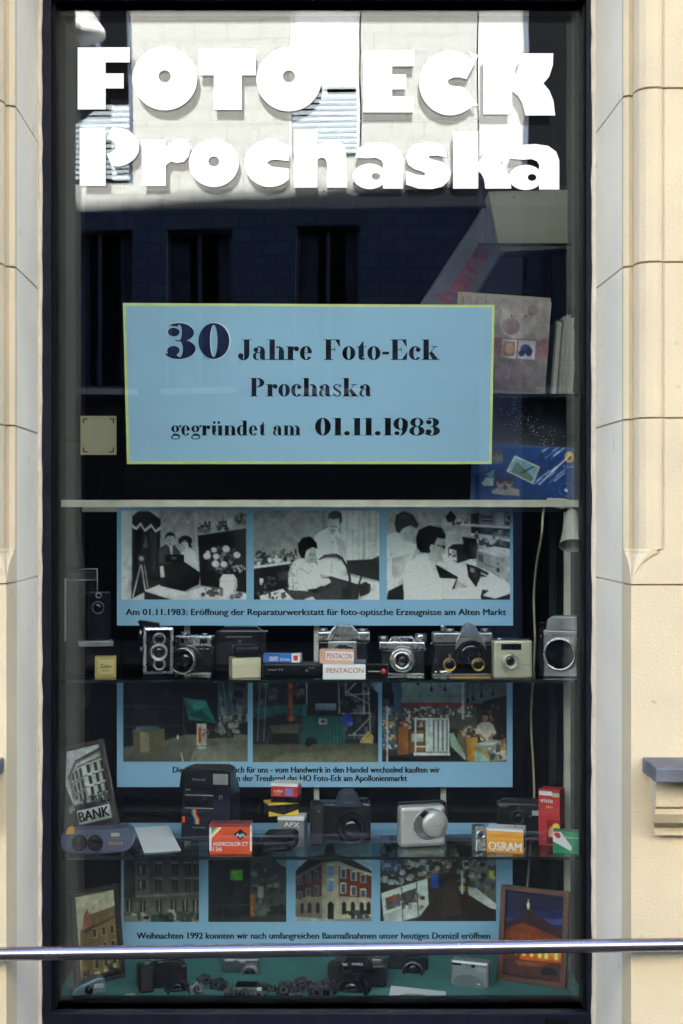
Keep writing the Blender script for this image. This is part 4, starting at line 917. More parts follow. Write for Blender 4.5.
# silver rangefinder with large black lens
i = Item('rangefinder_camera', 'silver topped camera with a protruding black lens, right of the cine camera', 'camera', 174, 212, .21, ZS1, -10, CG)
i.box('body', 174, 211, 646, None, .035, M['black'], 0, .003); i.box('top_plate', 173.5, 212, 636, 647, .036, M['chrome'], -.0005, .003)
i.lens(188, 659, 14, .052, M['plastic'], .72, ring=M['chrome']); i.window(200, 208, 639, 644); i.window(180, 184, 639, 643, name='rangefinder_window')
details(i, 174, 211, 648, M['chrome']); i.dial(182, 633, 636, 4, M['chromed'], .018); i.dial(203, 634, 636, 3, M['chromed'], .018, 'shutter_button')
# cream box
i = Item('cardboard_box', 'plain cream cardboard box with a black pouch lying on it', 'box', 232, 262, .14, ZS1, 14, BG)
i.box('carton', 232, 261, 658, None, .045, M['ecru'], 0, .0012)
zt = i.z(658)
mb = MB(); j = Item('lens_pouch', 'rounded black pouch lying on the plain cream box', 'pouch', 234, 262, .142, ZS1+zt+.0004, 14)
mb.box(j.x(234), j.x(262), 0, .042, 0, Z(645.5, .142)-ZS1-zt); j_o = mb.build('pouch', M['plastic'], j.t, .009, 4)
j.box('flap', 234.5, 261.5, 651, 653.2, .002, M['black'], -.0015, .0005)
# black folding camera behind
i = Item('folding_camera', 'flat black box camera with a folded hood standing behind the cream box', 'camera', 214, 266, .29, ZS1, 0, CG)
i.box('body', 215, 265, 632, None, .05, M['black'], 0, .004); i.prism('hood', [(220, 632), (224, 627), (256, 627), (262, 632)], .005, .04, M['plastic'])
i.box('trim_bar', 220, 268, 630.5, 632, .003, M['chromed'], -.003, .0003); i.box('hinge', 226, 252, 636.5, 637.5, .002, M['chromed'], -.0015, .0002); i.lens(240, 641.5, 1.6, .004, M['chromed'], glass=False, name='stud')
# black flash unit with text, blue box on it
i = Item('flash_unit', 'long flat black flash unit with rounded ends carrying the blue and white box', 'flash unit', 262, 323, .125, ZS1, -2)
i.box('body', 262, 323, 663, None, .04, M['plastic'], 0, .006, None)
i.text('mini 72', 268, 283, 671, 2.2, M['inkgrey']); i.text('A', 305, 308.5, 672, 3, M['inkgrey']); i.text('on', 309, 314, 668.5, 1.8, M['inkgrey'])
zt = i.z(663)
j = Item('film_box', 'blue film box with a white and red end lying on the black flash unit', 'box', 263, 301, .128, ZS1+zt+.0005, -6, BG)
zz = Z(654.3, .128)-ZS1-zt
j.box('carton', 263, 300, 654.3, None, .034, M['blue'], 0, .001); j.box('end_panel', 291.5, 300.2, 654.1, None, .0345, M['white'], -.0003, .0008)
put_text('lettering', 'ORWO', j.x(269), j.x(278), zz*.15, zz*.55, -.0006, M['inkwhite'], j.t, .01); put_text('lettering', 'chrom', j.x(280), j.x(290), zz*.2, zz*.4, -.0006, M['inkwhite'], j.t, .004)
j.box('red_panel', 293.5, 298, 655.5, 660.5, .0005, M['red'], -.0009, 0)
# chrome SLR behind the lettered boxes
i = Item('slr_camera', 'silver and black reflex camera standing behind the two stacked red-lettered boxes', 'camera', 318, 370, .20, ZS1, 0, CG)
i.box('body', 318.5, 368, 640, None, .042, M['black'], 0, .004); i.box('top_plate', 318, 370, 632, 641, .042, M['chrome'], -.0006, .003)
i.prism('pentaprism', [(327, 640), (331, 631), (336, 625.5), (351, 625.5), (357, 631), (361, 640)], -.008, .03, M['chrome'])
i.box('mount_plate', 328, 357, 641, 668, .008, M['chromed'], -.006, .003); i.lens(343, 656, 13, .022, M['chrome'], .75, y=-.006, ring=M['plastic'])
details(i, 318.5, 368, 642, M['chrome']); i.dial(323, 629, 632, 4.5, M['chromed'], .02); i.dial(363, 629.5, 632, 5, M['chromed'], .02, 'advance_lever')
i.text('PENTACON', 334, 354, 636.5, 2.4, M['ink'], -.0088)
# two lettered boxes
i = Item('film_box', 'white box with red capitals standing on the shelf, lower of the stacked pair', 'box', 323, 366, .11, ZS1, 2, BG)
zt = i.z(664.5)
i.box('carton', 323, 365.5, 664.5, None, .03, M['white'], 0, .0008)
i.text('PENTACON', 326.5, 363.5, 673, 5, M['inkred'], -.0006, .0)
i.box('blue_flap', 348, 366, 660.5, 664, .024, M['greyblue'], .004, .0006)
j = Item('film_box', 'salmon box with red capitals on its white band, upper of the stacked pair', 'box', 319, 355, .118, ZS1+zt+.0004, -12, BG)
def zj(v): return (Z(v, .118)-ZS1-zt)
mb = MB(); mb.box(j.x(319), j.x(354), 0, .03, 0, zj(650)); mb.build('carton', M['salmon'], j.t, .0008)
mb = MB(); mb.box(j.x(325.5), j.x(354.2), -.0005, .0005, zj(660.3), zj(652)); mb.build('band', M['white'], j.t)
put_text('lettering', 'PENTACON', j.x(327), j.x(352.5), zj(659), zj(653.6)-zj(659), -.0009, M['inkred'], j.t, .008)
# small black box with a red dot
i = Item('film_box', 'small flat black box with a red dot and a cream line, beside the stacked boxes', 'box', 365, 388, .11, ZS1, -3, BG)
i.box('carton', 366, 388, 665, None, .03, M['plastic'], 0, .0012)
mb = MB(); mb.lathe((i.x(383.5), -.0002, i.z(671.5)), [(i.px(2.8), 0), (i.px(2.8), .0006), (0, .0007)], 20); mb.build('red_dot', M['red'], i.t)
i.box('line', 368, 380, 671, 672, .0005, M['inkgrey'], -.0004, 0)
# silver rangefinder, round silver lens
i = Item('rangefinder_camera', 'silver and black camera with a round silver lens, between stacked boxes and brass rings', 'camera', 378, 426, .19, ZS1, -4, CG)
i.box('body', 381, 424, 648, None, .034, M['black'], 0, .004); i.box('top_plate', 379, 425, 642, 649.5, .036, M['chrome'], -.001, .003)
i.prism('finder_hump', [(388, 643), (391, 638), (412, 637), (416, 643)], .004, .03, M['chrome'])
details(i, 381, 424, 650, M['chrome']); i.dial(383, 637, 642.5, 5, M['chromed'], .017, 'rewind_knob'); i.dial(420.5, 634.5, 642.5, 6, M['chrome'], .017, 'advance_knob'); i.window(408, 412.5, 639, 641.8, y=.003)
i.lens(402.5, 659.5, 13, .022, M['chromed'], .62, ring=M['chrome']); i.lens(402.5, 659.5, 10, .034, M['chrome'], .66, name='lens_barrel')
for u in (395, 400, 405): i.dial(u, 636.8, 638.5, 1.4, M['chromed'], .017, 'button')
# Praktica-like SLR
i = Item('slr_camera', 'silver topped reflex camera with an empty black lens opening behind the two brass rings', 'camera', 433, 493, .18, ZS1, 2, CG)
i.box('body', 433, 492.5, 642, None, .042, M['black'], 0, .004); i.box('top_plate', 433, 493, 633, 643, .042, M['chromed'], -.0006, .003)
i.prism('pentaprism', [(455, 650), (456.5, 640), (460.5, 634), (465, 625), (470, 623.5), (475, 625), (479.5, 634), (485, 640), (486, 650), (481, 643), (471, 639.5), (461, 643)], -.010, .03, M['chromed'])
i.prism('prism_front', [(460, 635), (464.5, 626), (470, 624.8), (475.5, 626), (480, 635)], -.0108, -.009, mat('blue grey metal', (.16, .2, .28), .35, .4))
i.text('PRAKTICA', 459.5, 477, 637.5, 2.2, M['ink'], -.0113); i.text('MTL', 437, 443, 639.5, 2, M['ink'], -.0011)
i.lens(470.5, 655, 14, .018, M['plastic'], .86)
details(i, 433, 492.5, 644, M['chromed'], .044); i.dial(443.5, 625.5, 633, 2.5, M['chrome'], .015, 'shutter_button'); i.dial(451, 629.5, 633, 4.5, M['chromed'], .02, 'dial'); i.dial(486, 629.5, 633, 4, M['chromed'], .02, 'rewind_knob')
i.lens(449.5, 655.5, 1.5, .006, M['chrome'], glass=False, name='stud')
# brass ringed pair of lenses with tan strap
i = Item('opera_glasses', 'two small brass ringed lenses on a tan leather strap before the reflex camera', 'opera glasses', 436, 492, .12, ZS1, 0)
for u in (449.5, 478): i.lens(u, 664.5, 6.6, .012, M['gold'], .78, ring=M['gold'])
mb = MB(); mb.box(i.x(450), i.x(491), -.004, .008, .0, .0055); mb.build('strap', M['tan'], i.t, .0022, 3)
mb = MB(); mb.lathe((i.x(438), -.003, i.z(672)), [(.0045, 0), (.0045, .028), (.003, .030)], 14, 'x'); mb.lathe((i.x(434.5), -.003, i.z(672)), [(.003, 0), (.003, .006)], 12, 'x'); mb.build('clasp', M['chrome'], i.t)
# champagne compact
i = Item('compact_camera', 'champagne coloured compact camera with a dark viewfinder window across its top', 'camera', 493.5, 534, .125, ZS1, 5, CG)
i.box('body', 493.5, 533, 640.5, None, .034, M['champ'], 0, .005, None); i.box('back_shell', 494.5, 534.5, 639.5, None, .02, M['plastic'], .02, .004)
i.box('window_panel', 501, 521.5, 644, 650, .002, M['ink'], -.0008, .0008, None); i.window(504, 509, 645.5, 648.8, y=-.0014); i.window(512, 518, 645.5, 648.8, y=-.0014, name='meter_window')
i.lens(509.5, 661, 8, .016, M['champ'], .62, ring=M['chrome']); i.dial(501, 638.6, 640.5, 3, M['chrome'], .015, 'shutter_button')
# medium format body
i = Item('medium_format_camera', 'large silver camera body with a big round empty lens mount, at the right end', 'camera', 538, 579, .15, ZS1, -16, CG)
i.box('body', 543, 578, 630, None, .06, M['chromed'], 0, .004); i.box('side_grip', 538, 545, 627, None, .05, M['black'], .006, .003)
i.prism('finder', [(546, 631), (547, 620), (552, 616.5), (577, 616.5), (578, 631)], -.002, .055, M['chromed'], .002)
i.text('PENTACON SIX', 552, 573, 636.5, 2, M['ink'], -.0008)
c = (i.x(560), 0, i.z(654)); r = i.px(16.5)
mb = MB(); mb.lathe(c, [(r, -.002), (r, .010), (r*.97, .012), (r*.88, .012), (r*.86, .003)], 36, caps=False); o = mb.build('lens_mount', M['chrome'], i.t)
mb = MB(); mb.lathe(c, [(r*.87, .0035), (0, .0036)], 36); mb.build('mount_opening', M['gasket'], o)
i.dial(541, 623, 627, 3.4, M['plastic'], .02, 'shutter_button')
for u, v in ((545.5, 635.5), (577, 635)): i.lens(u, v, 1, .002, M['chrome'], glass=False, name='screw')

# ---- lower shelf
def framed(name, label, u0, u1, vt, yf, zs, rot, roll, lean, draw, size, fw, m, group='framed pictures in the shop window', lift=0., gain=.6):
    """picture frame: size = printed area in px; draw(q) paints in 0..1000 coordinates; returns the thing"""
    w, h = size[0]*PX*(D+yf)/D, size[1]*PX*(D+yf)/D
    t = thing(name, label, 'picture frame', (front(u0, u1, yf), yf, zs+lift), (R(-lean), R(roll), R(rot)), group)
    mb = MB(); ring(mb, -w/2-fw, w/2+fw, 0, h+2*fw, fw, fw, fw, fw, 0, .016); mb.build('frame', m, t, .0015)
    mb = MB(); mb.box(-w/2-fw*.5, w/2+fw*.5, .009, .013, fw*.5, h+fw*1.5); mb.build('backing', M['ink'], t)
    q = Print((0, 0, 1000, 1000), lambda x, y, n: (-w/2+x/1000*w, .0085-.00004*n, fw+h-y/1000*h), gain, (74, 106))
    draw(q); q.build('picture', t)
    return t, w, h, fw
def bank(q):
    q.b((150, 158, 158), 0, 0, 1000, 1000).p((96, 100, 98), (280, 330), (470, 150), (1000, 60), (1000, 1000), (330, 1000))
    q.p((128, 132, 126), (330, 340), (480, 190), (640, 180), (640, 640), (390, 700)).p((146, 150, 142), (560, 170), (1000, 110), (1000, 680), (600, 640)).p((52, 54, 52), (270, 330), (470, 135), (1000, 40), (1000, 80), (480, 175), (280, 360)).p((70, 72, 70), (300, 380), (480, 215), (1000, 150), (1000, 170), (480, 236), (310, 402))
    for r_ in range(3):
        y = 240+r_*140
        for x, w_ in ((360, 40), (430, 44), (505, 50)): q.p((34, 36, 36), (x, y+60-(x-360)*.3), (x+w_, y+44-(x-360)*.3), (x+w_, y+140-(x-360)*.2), (x, y+150-(x-360)*.2))
        for x in (660, 800, 930): q.b((38, 40, 40), x, y-20-(x-660)*.05, x+62, y+84-(x-660)*.05).b((170, 174, 166), x-14, y-36-(x-660)*.05, x+76, y-26-(x-660)*.05)
        q.p((60, 62, 60), (330, y+175), (600, y+105), (1000, y+96), (1000, y+108), (600, y+118), (330, y+190))
    q.p((44, 46, 46), (0, 560), (120, 300), (180, 340), (330, 800), (330, 1000), (0, 1000)).clutter(q.rng, 60, 620, 1000, 760, 40, [(40, 42, 42), (90, 94, 90), (120, 124, 118), (24, 26, 26)], 20, 90)
    q.b((30, 32, 32), 300, 690, 1000, 740).p((130, 134, 128), (300, 760), (1000, 730), (1000, 800), (320, 830)).clutter(q.rng, 620, 600, 960, 760, 22, [(20, 22, 22), (60, 62, 60)], 14, 60)
    q.b((28, 30, 30), 250, 740, 1000, 1000).b((150, 156, 150), 330, 756, 960, 930)
Print.rng = random.Random(5)
t, w, h, fw = framed('framed_picture', 'framed grey photograph of a corner building above a BANK sign, tilted to the left', 62, 120, 752, .20, ZS2, 0, -13, 12, bank, (53, 80), .010, M['darkwood'])
t.location.z += .034; t.location.x -= .004
put_text('lettering', 'BANK', -w*.14, w*.44, fw+h*.095, h*.125, .001, M['ink'], t, .03)
# blue grey viewer
i = Item('stereo_viewer', 'blue grey plastic viewer with two dark eye openings, before the tilted frame', 'viewer', 59, 133, .125, ZS2, 0)
mb = MB(); mb.prism([(i.x(u), i.z(v)) for u, v in [(59, 842), (61, 835), (67, 831), (80, 829.5), (110, 829.5), (126, 827), (131, 831), (133, 838), (131, 848), (124, 852.5), (100, 854.8), (70, 854.8), (62, 851)]], 0, .05); mb.build('body', M['greyblue'], i.t, .005, 3)
for u in (79.5, 95.5):
    mb = MB(); c = (i.x(u), 0, i.z(843)); mb.lathe(c, [(i.px(8), -.003), (i.px(8), .0015), (i.px(6.8), .0018), (i.px(6.4), .0006), (0, .0005)], 24); mb.build('eyepiece', M['ink'], i.t)
i.box('badge', 111, 119.5, 833, 836.5, .001, M['ecru'], -.0008, .0003); i.text('dacora', 108.5, 123, 844.5, 3.2, M['inkorange'], -.0008)
i.prism('stud', [(66, 834), (67.5, 828), (71, 826), (74.5, 829.5), (74, 834)], -.004, .012, M['inkorange'], .001)
# white card lying at a slant
t = thing('card', 'blank pale card lying at a slant beside the blue grey viewer', 'card', (0, 0, 0))
def on_shelf(zs, pts):   # pixel points on a shelf surface -> x,y
    out = []
    for u, v in pts:
        k = (CZ-zs)/((v-512)*PX); out.append(((u-341.5)*PX*k, D*k-D))
    return out
mb = MB(); lift = (.024, .024, 0, 0)
pts = [(135, 837), (168.5, 835), (181, 849.5), (144, 852)]
pts_ = [(135, 834.5), (168.5, 832.5), (181, 849.5), (144, 852)]
zz = ZS2+.004
pp = on_shelf(zz, pts); pp = [(x, y-.0, zz-.003+q) for (x, y), q in zip(pp, lift)]
mb.add([(x, y, z+.0016) for x, y, z in pp]+[(x, y, z) for x, y, z in pp], [(0, 1, 2, 3), (7, 6, 5, 4), (0, 4, 5, 1), (1, 5, 6, 2), (2, 6, 7, 3), (3, 7, 4, 0)])
mb.build('card', M['white'], t)
# instant camera
i = Item('instant_camera', 'bulky navy and black instant camera with a raised flash lid and a rainbow stripe', 'camera', 180, 233, .21, ZS2, -8, CG)
i.prism('body', [(180, 842), (181, 800), (184, 787), (230, 785), (232, 800), (232, 842)], 0, .10, M['navy'], .004)
i.prism('flash_lid', [(180, 788), (182.5, 770), (190, 767.5), (226, 767), (232, 770), (232.5, 786), (226, 788)], -.018, .05, M['plastic'], .003)
mb = MB(); mb.box(i.x(215), i.x(230), -.0195, -.0175, i.z(783), i.z(772.5)); o = mb.build('flash', M['flash'], i.t, .0006)
mb = MB()
for k in range(5): mb.box(i.x(215.5), i.x(229.5), -.0204, -.0194, i.z(782-k*2), i.z(781.2-k*2))
mb.build('flash_ribs', M['chromed'], o)
i.text('Polaroid', 194, 207, 779.5, 2.4, M['inkgrey'], -.0187)
i.box('lens_panel', 184, 213, 795.5, 808.5, .002, M['ink'], -.0012, .0008); i.box('lens_frame', 184.8, 213.5, 795, 796, .0022, M['inkgrey'], -.0022, 0); i.box('lens_frame', 184.8, 213.5, 808, 808.8, .0022, M['inkgrey'], -.0022, 0)
i.lens(206, 802, 4.6, .010, M['plastic']); i.window(187, 200, 798, 806); i.lens(221, 797, 2, .004, M['chromed']); i.box('name_plate', 185, 190, 789, 791, .001, M['inkgrey'], -.001, 0)
for k, cc in enumerate(('blue', 'green', 'yellowp', 'orange', 'red')):
    u = 191.2+k*1.05
    i.prism('stripe', [(u, 810), (u+1.05, 810), (u+1.05, 814), (u+4.2, 819.5), (u+4.2, 824.5), (u+3.15, 824.5), (u+3.15, 820), (u, 814.5)], -.0008, .0004, M[cc], 0)
i.box('shutter_button', 181.5, 184.5, 817, 823, .002, M['orange'], -.0015, .0004); i.text('Supercolor', 192, 206, 828.5, 1.8, M['inkgrey'], -.0006)
# orange box
i = Item('film_box', 'orange film box with white capitals, a blue diamond and a rainbow corner', 'box', 209.5, 252, .125, ZS2, 0, BG)
i.box('carton', 209.5, 251.5, 824.5, None, .04, M['orange'], 0, .0008); i.box('top_band', 211, 251, 824, 827, .04, M['maroon'], -.0004, .0003)
i.box('end_strip', 250, 251.8, 825, 851, .001, M['inkwhite'], -.0006, 0); i.box('end_strip', 209.3, 211.5, 828, 851, .001, M['inkwhite'], -.0006, 0)
for k, cc in enumerate(('blue', 'green', 'yellowp', 'inkwhite', 'blue')):
    a = k*2.6
    if k < 4: i.prism('rainbow_band', [(211.5+a, 827.5), (214.1+a, 827.5), (211.5, 830.2+a*1.0), (211.5, 827.6+a*1.0)] if k else [(211.5, 827.5), (214.1, 827.5), (211.5, 830.2)], -.0009, -.0002, M[cc], 0)
i.prism('diamond', [(233.5, 834.5), (240.5, 829), (247.5, 834.5), (240.5, 840)], -.0009, -.0002, M['navy'], 0)
i.text('Agfa', 236, 245, 836.5, 3.4, M['inkwhite'], -.0012)
i.text('AGFACOLOR CT', 213, 248, 846, 4, M['inkwhite'], -.0006, .012); i.text('126', 213, 222, 851.2, 4, M['inkwhite'], -.0006, .012)
# stack of film boxes
i = Item('film_box', 'grey film box with white capitals, at the bottom of the film box stack', 'box', 277, 303, .20, ZS2, -8, BG)
i.box('carton', 277.5, 304, 817, None, .05, mat('grey card', (.17, .17, .17), .6), 0, .0008); zt = i.z(817); i.box('lid', 277.4, 304.1, 816.8, 820.5, .0502, M['white'], -.0002, .0004)
i.text('APX', 284, 299.5, 826.8, 4.6, M['inkwhite'], -.0006, .012)
j = Item('film_box', 'black and yellow film box in the middle of the film box stack', 'box', 267, 300, .205, ZS1*0+ZS2+zt+.0005, 18, BG)
za = Z(803, .205)-ZS2-zt
mb = MB(); mb.box(-j.w*.46, j.w*.46, 0, .045, 0, za); mb.build('carton', M['ink'], j.t, .0008)
mb = MB(); mb.prism([(-j.w*.465, za*.05), (j.w*.465, za*.05), (j.w*.465, za*.42), (0, za*.1), (-j.w*.465, za*.42)], -.0006, 0); mb.build('yellow_band', M['yellowp'], j.t)
mb = MB(); mb.box(-j.w*.463, j.w*.463, -.0003, .0453, za*.86, za*1.004); mb.build('yellow_edge', M['yellowp'], j.t)
k_ = Item('film_box', 'red and black film box with a white lid edge, topmost of its stack', 'box', 269.5, 299, .206, ZS2+zt+za+.001, -10, BG)
zb_ = Z(784, .206)-ZS2-zt-za
mb = MB(); mb.box(-k_.w*.46, k_.w*.46, 0, .045, 0, zb_); mb.build('carton', M['red'], k_.t, .0008)
mb = MB(); mb.box(-k_.w*.465, k_.w*.465, -.0004, .0454, 0, zb_*.30); mb.build('black_band', M['ink'], k_.t)
mb = MB(); mb.box(-k_.w*.465, k_.w*.465, -.0004, .0454, zb_*.84, zb_*1.003); mb.build('lid_edge', M['white'], k_.t)
mb = MB(); mb.box(k_.w*.02, k_.w*.30, -.0005, 0, zb_*.36, zb_*.74); mb.build('picture_panel', mat('mauve print', (.20, .16, .40), .5), k_.t)
put_text('lettering', 'color', -k_.w*.36, -k_.w*.04, zb_*.52, zb_*.16, -.0006, M['inkwhite'], k_.t, .01); put_text('lettering', '100', -k_.w*.36, -k_.w*.14, zb_*.36, zb_*.1, -.0006, M['yellowp'], k_.t, .01)
# black pouch lying in front
i = Item('camera_case', 'soft black case lying open in front of the film box stack', 'case', 260, 296, .13, ZS2, -10)
i.prism('body', [(260, 855.5), (262, 838), (264, 834), (291, 832), (295, 834), (295, 846), (292, 851), (270, 853)], 0, .05, M['black'], .005); i.prism('flap', [(262, 842), (263.5, 834.5), (292, 832.3), (295.3, 834.5), (295.3, 843)], -.003, .0, M['plastic'], .001)
# black SLR with zoom
i = Item('slr_camera', 'black autofocus reflex camera with a zoom lens, in the middle of the lower shelf', 'camera', 310, 371, .23, ZS2, 3, CG)
i.box('body', 311, 371, 803, None, .05, M['plastic'], 0, .007, None); i.box('grip', 310, 324, 801, None, .03, M['black'], -.022, .006)
i.prism('pentaprism', [(335, 806), (340, 794), (345, 791.5), (354, 791.5), (358, 796), (361, 806)], -.016, .04, mat('blue black plastic', (.018, .03, .055), .4), .002)
i.text('Dynax', 344, 354, 802, 2, M['inkgrey'], -.0168); i.text('404si', 363, 370, 806.5, 2, M['inkgrey'])
i.lens(350.5, 826, 15.5, .055, M['plastic'], .76, ring=M['gasket']); i.dial(317, 798.5, 801, 3, M['chromed'], .0, 'shutter_button')
i.lens(318, 810, 1.2, .001, M['chrome'], glass=False, name='stud', y=-.022); i.dial(364, 800, 803, 5, M['plastic'], .02, 'dial')
# silver compact with round sliding front
i = Item('compact_camera', 'silver compact camera with a large round sliding lens cover, on the lower shelf', 'camera', 399, 451, .20, ZS2, 14, CG)
i.box('body', 399.5, 447, 806, None, .035, M['silver'], 0, .009, None); i.box('back_shell', 401, 451, 804, None, .025, M['plastic'], .022, .007)
mb = MB(); c = (i.x(435), 0, i.z(824)); r = i.px(13.5); mb.lathe(c, [(r, -.004), (r, .006), (r*.94, .010), (r*.5, .012), (0, .0125)], 34); mb.build('lens_cover', M['silver'], i.t)
mb = MB(); mb.lathe((i.x(429), 0, i.z(824)), [(i.px(16), -.003), (i.px(16), .002), (i.px(15), .0026), (0, .003)], 34); mb.build('cover_track', M['chromed'], i.t)
i.prism('flash', [(419, 815), (424, 809.5), (427, 811.5), (422, 817)], -.0108, -.004, M['ink'], .0006); i.text('zoom', 431, 441, 826, 1.8, M['inkgrey'], -.0131); i.lens(414, 829, 1.2, .002, M['chromed'], name='sensor')
# small clear flash cube
i = Item('flash_cube', 'small clear flash cube beside the amber bulb box', 'flash cube', 475, 487, .15, ZS2, 20)
i.box('cube', 475.5, 487, 826, None, .026, mat('bright reflector', (.55, .60, .62), .08, 1., var=.5, scale=160, bump=1., bscale=200), 0, .0025)
i.lens(481, 834.5, 4.6, .002, M['chrome'], .7, name='reflector'); i.box('base', 476.5, 486, 841.2, None, .022, M['plastic'], .001, .0005)
# amber bulb box
i = Item('bulb_box', 'amber bulb box with large white capitals, on the lower shelf', 'box', 486, 531, .135, ZS2, 0, BG)
i.t.rotation_euler = (0, 0, R(-14)); 
i.box('carton', 486.5, 523, 829.5, None, .05, M['osram'], 0, .0008); i.box('lid', 486.4, 523.2, 829.3, 831.8, .0502, M['white'], -.0003, .0003)
mb = MB(); mb.box(i.x(523), i.x(523)+.0006, .0, .05, .001, i.z(829.5)); mb.build('end_panel', M['white'], i.t)
mb = MB()
for k in range(8): mb.box(i.x(523)+.0004, i.x(523)+.001, .008+k*.0042, .0105+k*.0042, .008, i.z(829.5)*.75)
mb.build('barcode', M['ink'], i.t)
i.text('OSRAM', 488.5, 521.5, 851, 8.6, M['inkwhite'], -.0006, .024)
zt = i.z(829.5)
put_text('lettering', 'U', i.x(513), i.x(521), .0, .010, 0, M['ink'], i.t, .02, frame=lambda x, z: (x, .018+z*1.6, zt+.0006), flat_up=True); put_text('lettering', 'MINI', i.x(503), i.x(512), .0, .006, 0, M['ink'], i.t, .01, frame=lambda x, z: (x, .02+z*1.6, zt+.0006), flat_up=True)
# black compact behind
i = Item('compact_camera', 'black compact camera standing behind the amber bulb box', 'camera', 497, 549, .26, ZS2, -6, CG)
i.box('body', 497, 548, 803, None, .04, M['plastic'], 0, .006, None); i.prism('top_ridge', [(499, 804), (503, 800.5), (536, 800.5), (546, 806), (546, 808)], .004, .034, M['black'])
i.lens(519, 818, 9, .012, M['plastic'], .6); i.box('flash', 532, 539, 810.5, 815.5, .002, M['flash'], -.0015, .0004); i.text('KONICA', 500, 508, 807.5, 1.8, M['inkgrey'], -.0006); i.window(514, 519, 805.5, 809); i.lens(530, 816.5, 1.1, .002, M['chromed'], name='sensor')
# red box tall
i = Item('film_box', 'tall red film box with a white top band, behind the green box', 'box', 537, 567, .21, ZS2, -24, BG)
i.box('carton', 538, 560, 790, None, .045, M['red'], 0, .0008)
i.box('top_band', 538.5, 552, 792, 796, .0006, M['white'], -.0005, 0); i.box('band_end', 552, 559.5, 793, 797, .0006, M['ecru'], -.0005, 0)
i.text('vista', 540, 553, 803, 4.4, M['inkwhite'], -.0006, .012); i.text('plus', 546, 553, 808.5, 3, M['yellowp'], -.0006, .012)
q = Print((0, 0, 100, 100), lambda x, y, n: (i.x(546.5+x*.14), -.0004-.00004*n, i.z(820+y*.24)), .6, (24, 36))
q.b((120, 20, 24), 0, 0, 100, 100).e((190, 130, 100), 40, 60, 26, 32).e((200, 160, 60), 70, 40, 34, 26).e((90, 30, 20), 30, 90, 30, 20); q.build('picture_panel', i.t)
mb = MB()
for k in range(4): mb.box(i.x(560)-.0002, i.x(560)+.0006, .002, .043, i.z(800+k*10), i.z(796+k*10))
mb.build('side_print', M['maroon'], i.t)
# green box
i = Item('film_box', 'green film box with a slanted white end, in front of the tall red box', 'box', 553, 581, .13, ZS2, -12, BG)
i.box('carton', 553, 580, 832, None, .035, M['green'], 0, .0008)
i.prism('white_end', [(553.2, 832.5), (561, 832.5), (572, 847.5), (571, 851), (553.2, 842)], -.0005, .0002, M['white'], 0)
i.prism('emblem', [(554.5, 833), (559, 833), (561, 836.5), (559.5, 839), (556, 838), (554.3, 835.5)], -.0009, -.0004, M['red'], 0); i.text('Professional', 565.5, 579, 838.5, 1.9, M['inkwhite'])
# ---- bottom of the display (teal cloth)
def night(q):
    q.b((20, 26, 62), 0, 0, 1000, 1000).p((16, 20, 44), (0, 0), (1000, 0), (1000, 150), (0, 260)).p((44, 50, 92), (0, 330), (1000, 260), (1000, 330), (0, 400))
    q.p((34, 20, 22), (0, 400), (330, 250), (480, 230), (1000, 420), (1000, 800), (0, 800)).p((90, 36, 14), (0, 470), (300, 360), (1000, 500), (1000, 790), (0, 800)).p((150, 66, 14), (280, 560), (1000, 560), (1000, 770), (280, 790)).p((196, 104, 20), (520, 590), (1000, 580), (1000, 740), (560, 760))
    q.p((40, 24, 24), (300, 360), (340, 250), (370, 170), (410, 170), (440, 250), (480, 330)).e((214, 190, 150), 385, 150, 26, 34).b((190, 160, 120), 365, 180, 410, 200).l((230, 214, 180), 12, (385, 80), (385, 130))
    for x in (80, 190, 320, 450, 590, 700, 860): q.b((246, 216, 110), x, 640, x+52, 740).b((226, 150, 40), x-8, 625, x+60, 640)
    for x in (120, 260, 400, 540, 680, 820): q.b((110, 50, 18), x, 480, x+40, 560)
    q.e((255, 236, 150), 800, 640, 60, 36).p((60, 34, 30), (0, 800), (1000, 770), (1000, 1000), (0, 1000)).p((110, 56, 30), (200, 810), (800, 785), (640, 840), (260, 860)).p((14, 18, 26), (640, 900), (690, 850), (860, 840), (930, 890), (930, 920), (650, 930))
def sepia(q):
    q.b((128, 126, 106), 0, 0, 1000, 1000).p((86, 70, 44), (120, 420), (330, 250), (1000, 200), (1000, 1000), (80, 1000)).p((106, 66, 50), (180, 400), (240, 230), (330, 170), (390, 300), (400, 380)).p((60, 50, 34), (200, 410), (1000, 300), (1000, 340), (200, 450))
    for x in (420, 640, 850):
        for y in (420, 600, 780): q.b((120, 108, 78), x-12, y-12, x+92, y+104).b((42, 38, 28), x, y, x+80, y+95)
    q.clutter(q.rng, 100, 880, 1000, 1000, 16, [(50, 44, 32), (30, 28, 22), (140, 132, 100)], 30, 120).p((30, 30, 26), (80, 960), (1000, 930), (1000, 1000), (80, 1000))
framed('framed_picture', 'framed sepia photograph of an old building, turned to the right, behind the rail', 78, 126, 905, .20, ZF, 42, 0, 8, sepia, (48, 84), .011, M['darkwood'])
framed('framed_picture', 'brown framed night photograph of a floodlit orange building at the lower right behind the rail', 495, 566, 893, .19, ZF, -26, 0, 8, night, (62, 84), .012, M['wood'])
